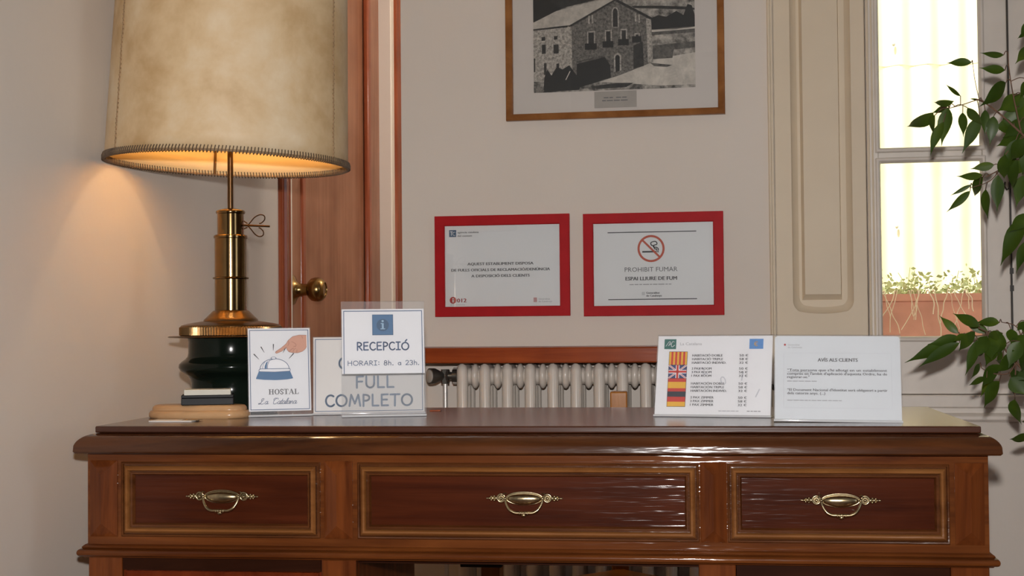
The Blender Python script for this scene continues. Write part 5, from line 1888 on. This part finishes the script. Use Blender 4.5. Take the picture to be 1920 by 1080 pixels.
# ------------------------------------------------------------------ weeping fig at the right
LEAVES = [
    (0.921, 2.8606, 1.4648, 0.8684, 2.8625, 1.4656, 0.016, 0.3247, 0.4097),
    (0.989, 2.8719, 1.4812, 0.9457, 2.8864, 1.4876, 0.015, -0.5181, 0.0759),
    (0.9978, 2.893, 1.4538, 0.9458, 2.8883, 1.4577, 0.0172, 0.441, -0.1708),
    (0.8933, 2.8469, 1.3956, 0.8508, 2.8137, 1.4149, 0.0085, 0.0481, 0.1518),
    (0.8654, 2.8018, 1.3782, 0.8073, 2.7672, 1.3662, 0.0146, -0.2426, 0.3914),
    (0.8756, 2.877, 1.3791, 0.8363, 2.8386, 1.3609, 0.0128, 0.3269, -0.1529),
    (0.8434, 2.8625, 1.3654, 0.7743, 2.8225, 1.3202, 0.0255, -0.548, 0.36),
    (0.8345, 2.822, 1.3543, 0.8124, 2.7882, 1.3091, 0.0189, 0.5307, 0.3607),
    (0.8633, 2.8296, 1.3699, 0.852, 2.8487, 1.2975, 0.0294, 0.0431, 0.2245),
    (0.851, 2.8219, 1.3405, 0.8236, 2.8392, 1.2786, 0.021, 0.2097, 0.4266),
    (0.9105, 2.8901, 1.3689, 0.9031, 2.8622, 1.3179, 0.0183, -0.1527, -0.1338),
    (0.8965, 2.8153, 1.3675, 0.9106, 2.7709, 1.3245, 0.0188, -0.2185, 0.1722),
    (0.9158, 2.8015, 1.3485, 0.88, 2.8007, 1.2757, 0.025, -0.1783, -0.033),
    (0.9427, 2.882, 1.3932, 0.915, 2.8656, 1.393, 0.0043, -0.2026, 0.0869),
    (0.9916, 2.8698, 1.4251, 0.9322, 2.8251, 1.3707, 0.0299, 0.5226, -0.234),
    (1.0271, 2.8749, 1.401, 0.9796, 2.8849, 1.3664, 0.0363, -0.5301, 0.3014),
    (0.9383, 2.8374, 1.3662, 0.9337, 2.8291, 1.3154, 0.0158, -0.54, -0.2173),
    (0.9488, 2.8192, 1.3508, 0.9466, 2.8374, 1.2963, 0.023, -0.3338, 0.279),
    (1.03, 2.8935, 1.3748, 0.9888, 2.9105, 1.3343, 0.0323, -0.1712, -0.0016),
    (1.0261, 2.8536, 1.3508, 0.9794, 2.8589, 1.3093, 0.0297, -0.4311, 0.2739),
    (1.0195, 2.8815, 1.3237, 0.9788, 2.8924, 1.2964, 0.0235, -0.5097, 0.4121),
    (1.0101, 2.8114, 1.303, 0.9621, 2.7864, 1.2567, 0.0313, 0.1219, 0.3927),
    (0.998, 2.8362, 1.3063, 0.9804, 2.8522, 1.2554, 0.0232, 0.0497, -0.0313),
    (1.0336, 2.8294, 1.4919, 0.9854, 2.7927, 1.4529, 0.0232, -0.464, -0.1458),
    (1.039, 2.8653, 1.547, 1.0265, 2.8858, 1.5169, 0.0149, -0.3723, -0.216),
    (1.0442, 2.8954, 1.5316, 1.0213, 2.8831, 1.5164, 0.0086, -0.1035, -0.0839),
    (0.983, 2.9226, 1.2663, 0.9366, 2.9306, 1.2589, 0.0184, -0.0488, 0.0452),
    (0.9413, 2.8694, 1.2405, 0.8935, 2.8836, 1.2381, 0.017, -0.514, 0.0955),
    (0.968, 2.9476, 1.244, 0.9262, 2.9079, 1.1949, 0.0241, 0.2548, 0.4149),
    (0.9349, 2.9275, 1.2139, 0.8872, 2.9338, 1.1702, 0.0152, -0.4327, 0.0542),
    (0.9229, 2.8792, 1.2224, 0.8806, 2.8889, 1.2001, 0.0085, -0.2257, 0.0672),
    (0.9786, 2.9643, 1.2202, 0.9845, 2.9754, 1.1593, 0.0242, 0.5236, 0.0675),
    (0.9869, 2.9126, 1.2446, 0.9855, 2.9154, 1.1701, 0.0281, -0.0231, -0.0463),
    (0.9789, 2.8433, 1.2777, 0.9574, 2.805, 1.216, 0.0253, -0.1353, 0.4419),
    (1.0555, 2.9597, 1.2477, 1.0374, 2.9552, 1.1815, 0.0286, -0.0007, -0.0131),
    (1.0131, 2.872, 1.2701, 0.9826, 2.8427, 1.2036, 0.0277, 0.3102, 0.3572),
    (1.041, 2.8992, 1.2729, 1.0155, 2.905, 1.2414, 0.0237, 0.3024, 0.2362),
    (1.0359, 2.8687, 1.3015, 1.0205, 2.8735, 1.2381, 0.0256, -0.1502, 0.2431),
    (1.037, 2.894, 1.154, 0.9696, 2.8803, 1.0595, 0.0386, 0.2967, 0.2336),
    (1.0403, 2.8964, 1.1111, 1.0185, 2.9142, 1.0453, 0.0236, 0.1647, 0.1565),
    (1.0328, 2.8669, 1.1627, 0.9859, 2.8562, 1.122, 0.0255, -0.2742, 0.2202),
    (0.866, 2.7978, 0.9255, 0.8301, 2.8041, 0.9611, 0.0166, 0.1622, 0.3083),
    (0.9038, 2.786, 0.9387, 0.8479, 2.7804, 0.967, 0.0206, 0.2616, 0.3297),
    (0.9421, 2.786, 0.9456, 0.8976, 2.795, 0.948, 0.0186, 0.4069, 0.2318),
    (0.94, 2.8491, 0.9277, 0.8969, 2.8656, 0.947, 0.019, 0.02, 0.1205),
    (0.8722, 2.7682, 0.9226, 0.848, 2.7771, 0.9104, 0.0143, 0.4811, 0.0841),
    (0.8751, 2.8209, 0.9169, 0.8135, 2.8216, 0.9029, 0.023, 0.2534, -0.1297),
    (0.8747, 2.8298, 0.9137, 0.766, 2.8216, 0.8689, 0.0283, 0.1821, 0.0446),
    (0.8729, 2.8143, 0.9066, 0.7893, 2.8197, 0.8614, 0.0229, 0.1506, 0.2543),
    (0.8842, 2.7542, 0.9287, 0.8362, 2.7163, 0.8902, 0.0224, -0.0648, 0.2051),
    (0.8953, 2.7737, 0.9121, 0.8735, 2.7734, 0.8436, 0.0226, 0.144, -0.2207),
    (0.9253, 2.7989, 0.9167, 0.9187, 2.7657, 0.8752, 0.0311, -0.4904, -0.1565),
    (0.9161, 2.7834, 0.92, 0.8851, 2.747, 0.882, 0.0268, -0.3373, -0.225),
    (0.9438, 2.7979, 0.93, 0.9355, 2.7758, 0.8799, 0.0373, 0.123, 0.1631),
    (0.9598, 2.7751, 0.9331, 0.9692, 2.7891, 0.9009, 0.0185, -0.5493, 0.0338),
    (0.9889, 2.7795, 0.9215, 0.9544, 2.759, 0.8852, 0.0309, -0.4234, 0.332),
    (0.904, 2.7903, 0.8664, 0.8762, 2.7435, 0.8416, 0.0124, 0.1249, -0.1836),
    (0.948, 2.8075, 0.8635, 0.8965, 2.7824, 0.8194, 0.027, 0.089, 0.4208),
    (0.9569, 2.8357, 0.8301, 0.9141, 2.8163, 0.7793, 0.0294, 0.3443, 0.1996),
    (0.9171, 2.7906, 0.8395, 0.8651, 2.7508, 0.8262, 0.0124, 0.1055, 0.1447),
    (0.9491, 2.8492, 0.8454, 0.9292, 2.8681, 0.7973, 0.019, 0.1195, -0.0042),
    (0.9787, 2.8423, 0.8674, 0.9306, 2.7922, 0.8713, 0.0158, -0.4313, 0.1461),
    (0.9753, 2.8148, 0.8547, 0.9857, 2.7753, 0.8251, 0.0271, 0.1424, 0.3739),
    (0.9637, 2.7912, 0.839, 0.9873, 2.7723, 0.8047, 0.033, -0.301, -0.046),
    (0.9924, 2.852, 0.7933, 0.989, 2.8298, 0.7423, 0.0316, 0.5073, 0.3896),
    (1.0067, 2.8161, 0.7192, 0.9552, 2.7842, 0.7222, 0.0187, 0.5291, 0.0974),
    (1.0057, 2.7972, 0.7558, 0.9742, 2.7695, 0.7559, 0.0103, 0.5327, 0.0942),
    (0.9925, 2.7796, 0.9482, 0.9659, 2.7635, 0.9279, 0.0144, -0.4159, 0.1852),
    (1.0028, 2.7966, 0.8933, 0.9693, 2.7683, 0.848, 0.0269, 0.3099, 0.3288),
    (0.9362, 2.754, 0.8773, 0.9198, 2.741, 0.89, 0.0183, -0.2488, 0.4047),
    (1.0246, 2.8793, 1.3512, 0.9944, 2.8482, 1.2834, 0.0321, -0.2555, -0.1417),
    (1.0566, 2.9002, 1.3431, 1.0176, 2.8723, 1.2808, 0.0345, 0.1188, 0.0822),
    (1.0036, 2.8659, 1.3388, 0.9648, 2.8583, 1.3349, 0.0277, 0.2678, -0.1673),
    (1.0405, 2.8752, 1.4309, 1.0107, 2.8473, 1.3893, 0.0192, 0.0368, -0.0147),
    (1.0523, 2.8935, 1.2399, 1.0226, 2.8817, 1.1939, 0.0279, -0.0392, 0.0027),
    (1.045, 2.8745, 1.3986, 1.0105, 2.8673, 1.339, 0.0363, -0.5099, -0.0733),
    (1.0052, 2.8479, 1.3013, 0.9777, 2.8636, 1.2375, 0.0296, 0.4267, 0.1319),
    (0.9692, 2.7533, 0.9096, 0.9479, 2.7591, 0.8588, 0.0306, -0.0795, 0.1529),
    (1.018, 2.8217, 0.9501, 0.9979, 2.817, 0.9086, 0.0251, -0.0199, 0.3882),
    (0.9748, 2.7911, 0.8833, 0.9287, 2.7694, 0.8484, 0.0289, 0.3871, -0.1125),
    (1.0034, 2.7828, 0.8575, 0.9749, 2.792, 0.8111, 0.0309, -0.4773, 0.3354),
    (0.9472, 2.8214, 0.909, 0.9173, 2.8029, 0.8577, 0.0251, -0.235, 0.2965),
    (1.0238, 2.8461, 0.7818, 0.9961, 2.8056, 0.803, 0.0168, -0.0237, 0.1344),
    (0.9532, 2.8013, 0.9247, 0.9111, 2.7746, 0.9181, 0.0187, -0.3811, 0.1601),
    (0.928, 2.8334, 0.8985, 0.8882, 2.7887, 0.8769, 0.0168, -0.297, 0.3237),
]
STEMS = [
    {'p': [[1.2613, 2.7764, 1.1331], [1.1734, 2.7951, 1.1871], [1.1025, 2.824, 1.2323], [1.0579, 2.8429, 1.2769], [1.0143, 2.8519, 1.3209], [0.9775, 2.851, 1.3551], [0.9493, 2.8604, 1.3812], [0.9281, 2.8602, 1.391]], 'r0': 0.0035, 'r1': 0.0012},
    {'p': [[0.9493, 2.8604, 1.3812], [0.9312, 2.8502, 1.3883], [0.9025, 2.8604, 1.3806], [0.8718, 2.8506, 1.3719]], 'r0': 0.0012, 'r1': 0.0008},
    {'p': [[0.9312, 2.8502, 1.3883], [0.9231, 2.8493, 1.4276], [0.9224, 2.8584, 1.4612]], 'r0': 0.0008, 'r1': 0.0005},
    {'p': [[1.0143, 2.8519, 1.3209], [0.9991, 2.85, 1.3951], [0.9911, 2.8488, 1.4482], [0.9893, 2.848, 1.4799]], 'r0': 0.0015, 'r1': 0.0008},
    {'p': [[1.2612, 2.7767, 1.1228], [1.19, 2.8354, 1.1747], [1.1218, 2.8744, 1.2159], [1.0655, 2.8933, 1.2613], [1.0243, 2.913, 1.2746], [0.9917, 2.9135, 1.2555], [0.9623, 2.9138, 1.2406]], 'r0': 0.003, 'r1': 0.001},
    {'p': [[0.9917, 2.9135, 1.2555], [0.9698, 2.9141, 1.2319], [0.9319, 2.9144, 1.2192]], 'r0': 0.001, 'r1': 0.0008},
    {'p': [[1.2604, 2.7789, 1.0302], [1.181, 2.8171, 1.1053], [1.1133, 2.8563, 1.14], [1.0646, 2.8957, 1.1646], [1.0449, 2.9158, 1.1609]], 'r0': 0.003, 'r1': 0.0015},
    {'p': [[1.2569, 2.7885, 0.6391], [1.1609, 2.7862, 0.7326], [1.079, 2.7849, 0.7848], [1.0213, 2.7939, 0.826], [0.9787, 2.8029, 0.8675], [0.953, 2.8022, 0.8988], [0.9325, 2.8016, 0.9218], [0.9067, 2.8013, 0.9355]], 'r0': 0.004, 'r1': 0.0012},
    {'p': [[0.9325, 2.8016, 0.9218], [0.9013, 2.8016, 0.92], [0.8702, 2.8017, 0.9161]], 'r0': 0.0012, 'r1': 0.0008},
    {'p': [[0.9787, 2.8029, 0.8675], [0.9629, 2.8034, 0.8469], [0.9318, 2.8034, 0.8472], [0.9112, 2.8032, 0.8577]], 'r0': 0.0016, 'r1': 0.0008},
    {'p': [[0.9787, 2.8029, 0.8675], [0.9894, 2.8019, 0.9088], [0.9793, 2.8012, 0.938], [0.9514, 2.801, 0.9465]], 'r0': 0.0016, 'r1': 0.0008},
    {'p': [[0.9787, 2.8029, 0.8675], [0.9762, 2.8039, 0.826], [0.976, 2.8046, 0.8001]], 'r0': 0.0016, 'r1': 0.0008},
    {'p': [[1.2637, 2.7699, 1.4007], [1.174, 2.8079, 1.4812], [1.0903, 2.847, 1.5214], [1.0531, 2.8472, 1.5111], [1.0319, 2.8472, 1.5113]], 'r0': 0.002, 'r1': 0.001},
    {'p': [[1.2563, 2.79, 0.5773], [1.1544, 2.7972, 0.6905], [1.0657, 2.806, 0.7423], [1.0292, 2.8064, 0.7271], [1.0033, 2.8065, 0.7221]], 'r0': 0.002, 'r1': 0.001},
]
fic = tag(empty('weeping_fig', Matrix.Translation((1.26, 2.78, 0))), 'leafy green weeping fig reaching in from the right beside the window', 'plant')
OX = Vector((-1.26, -2.78, 0))
b = MB()
rnd = random.Random(11)


def leaf(base, tip, wd, roll, curl):
    base, tip = Vector(base), Vector(tip)
    ax = tip - base
    L = ax.length
    ax.normalize()
    view = Vector((0, 1, 0))
    side = ax.cross(view).normalized()
    nrm = side.cross(ax).normalized()
    s2 = side * cos(roll) + nrm * sin(roll)
    n2 = nrm * cos(roll) - side * sin(roll)
    prof = [(0.0, 0.03), (0.05, 0.32), (0.14, 0.70), (0.26, 0.94), (0.38, 1.0), (0.50, 0.92), (0.62, 0.72), (0.73, 0.46), (0.82, 0.23), (0.90, 0.10), (1.0, 0.02)]
    vs, fs = [], []
    ww = wd / 2 / max(0.55, abs(cos(roll)))
    for t, q in prof:
        sag = curl * L * (t * t - t * 0.5)
        wob = 0.03 * sin(t * 9 + base.x * 50)
        c = base + ax * (L * t) - n2 * sag
        for s in (-1.0, -0.55, 0.0, 0.55, 1.0):
            lift = 0.16 * ww * abs(s) * q
            vs.append(c + s2 * (s * q * ww * (1 + wob * s)) + n2 * lift)
    n = len(prof)
    for i in range(n - 1):
        for k in range(4):
            fs.append((i * 5 + k, i * 5 + k + 1, (i + 1) * 5 + k + 1, (i + 1) * 5 + k))
    b.add([v + OX for v in vs], fs)


for bx, by, bz, tx, ty, tz, wd, roll, curl in LEAVES:
    leaf((bx, by, bz), (tx, ty, tz), wd, roll, curl)
b.build('foliage', 'leaf', fic, smooth=80)
b = MB()
segs = []
for st_ in STEMS:
    pts = smooth_line([Vector(p) for p in st_['p']], 6)
    n = len(pts)
    b.tube([p + OX for p in pts], [st_['r0'] + (st_['r1'] - st_['r0']) * i / (n - 1) for i in range(n)], 7)
    segs += pts
for lf in LEAVES:
    p = Vector(lf[:3])
    q = min(segs, key=lambda s: (s - p).length)
    if (q - p).length < 0.12:
        m_ = (p + q) / 2 + Vector((0, 0, 0.006))
        b.tube([v + OX for v in smooth_line([q, m_, p], 4)], 0.0009, 5)
b.build('branches', 'bark', fic)
b = MB()
b.tube(smooth_line([(0, 0, 0.28), (0.01, 0.0, 0.6), (-0.01, 0.01, 1.0), (0.0, 0.0, 1.5), (0.01, 0, 1.75)], 6), 0.013, 12)
b.build('trunk', 'bark', fic)
b = MB()
b.lathe([(0.12, 0.0), (0.125, 0.01), (0.155, 0.27), (0.165, 0.275), (0.165, 0.305), (0.150, 0.305), (0.146, 0.27), (0.0, 0.27)], 40, cap=False)
b.build('plant_pot', 'terracotta', fic)
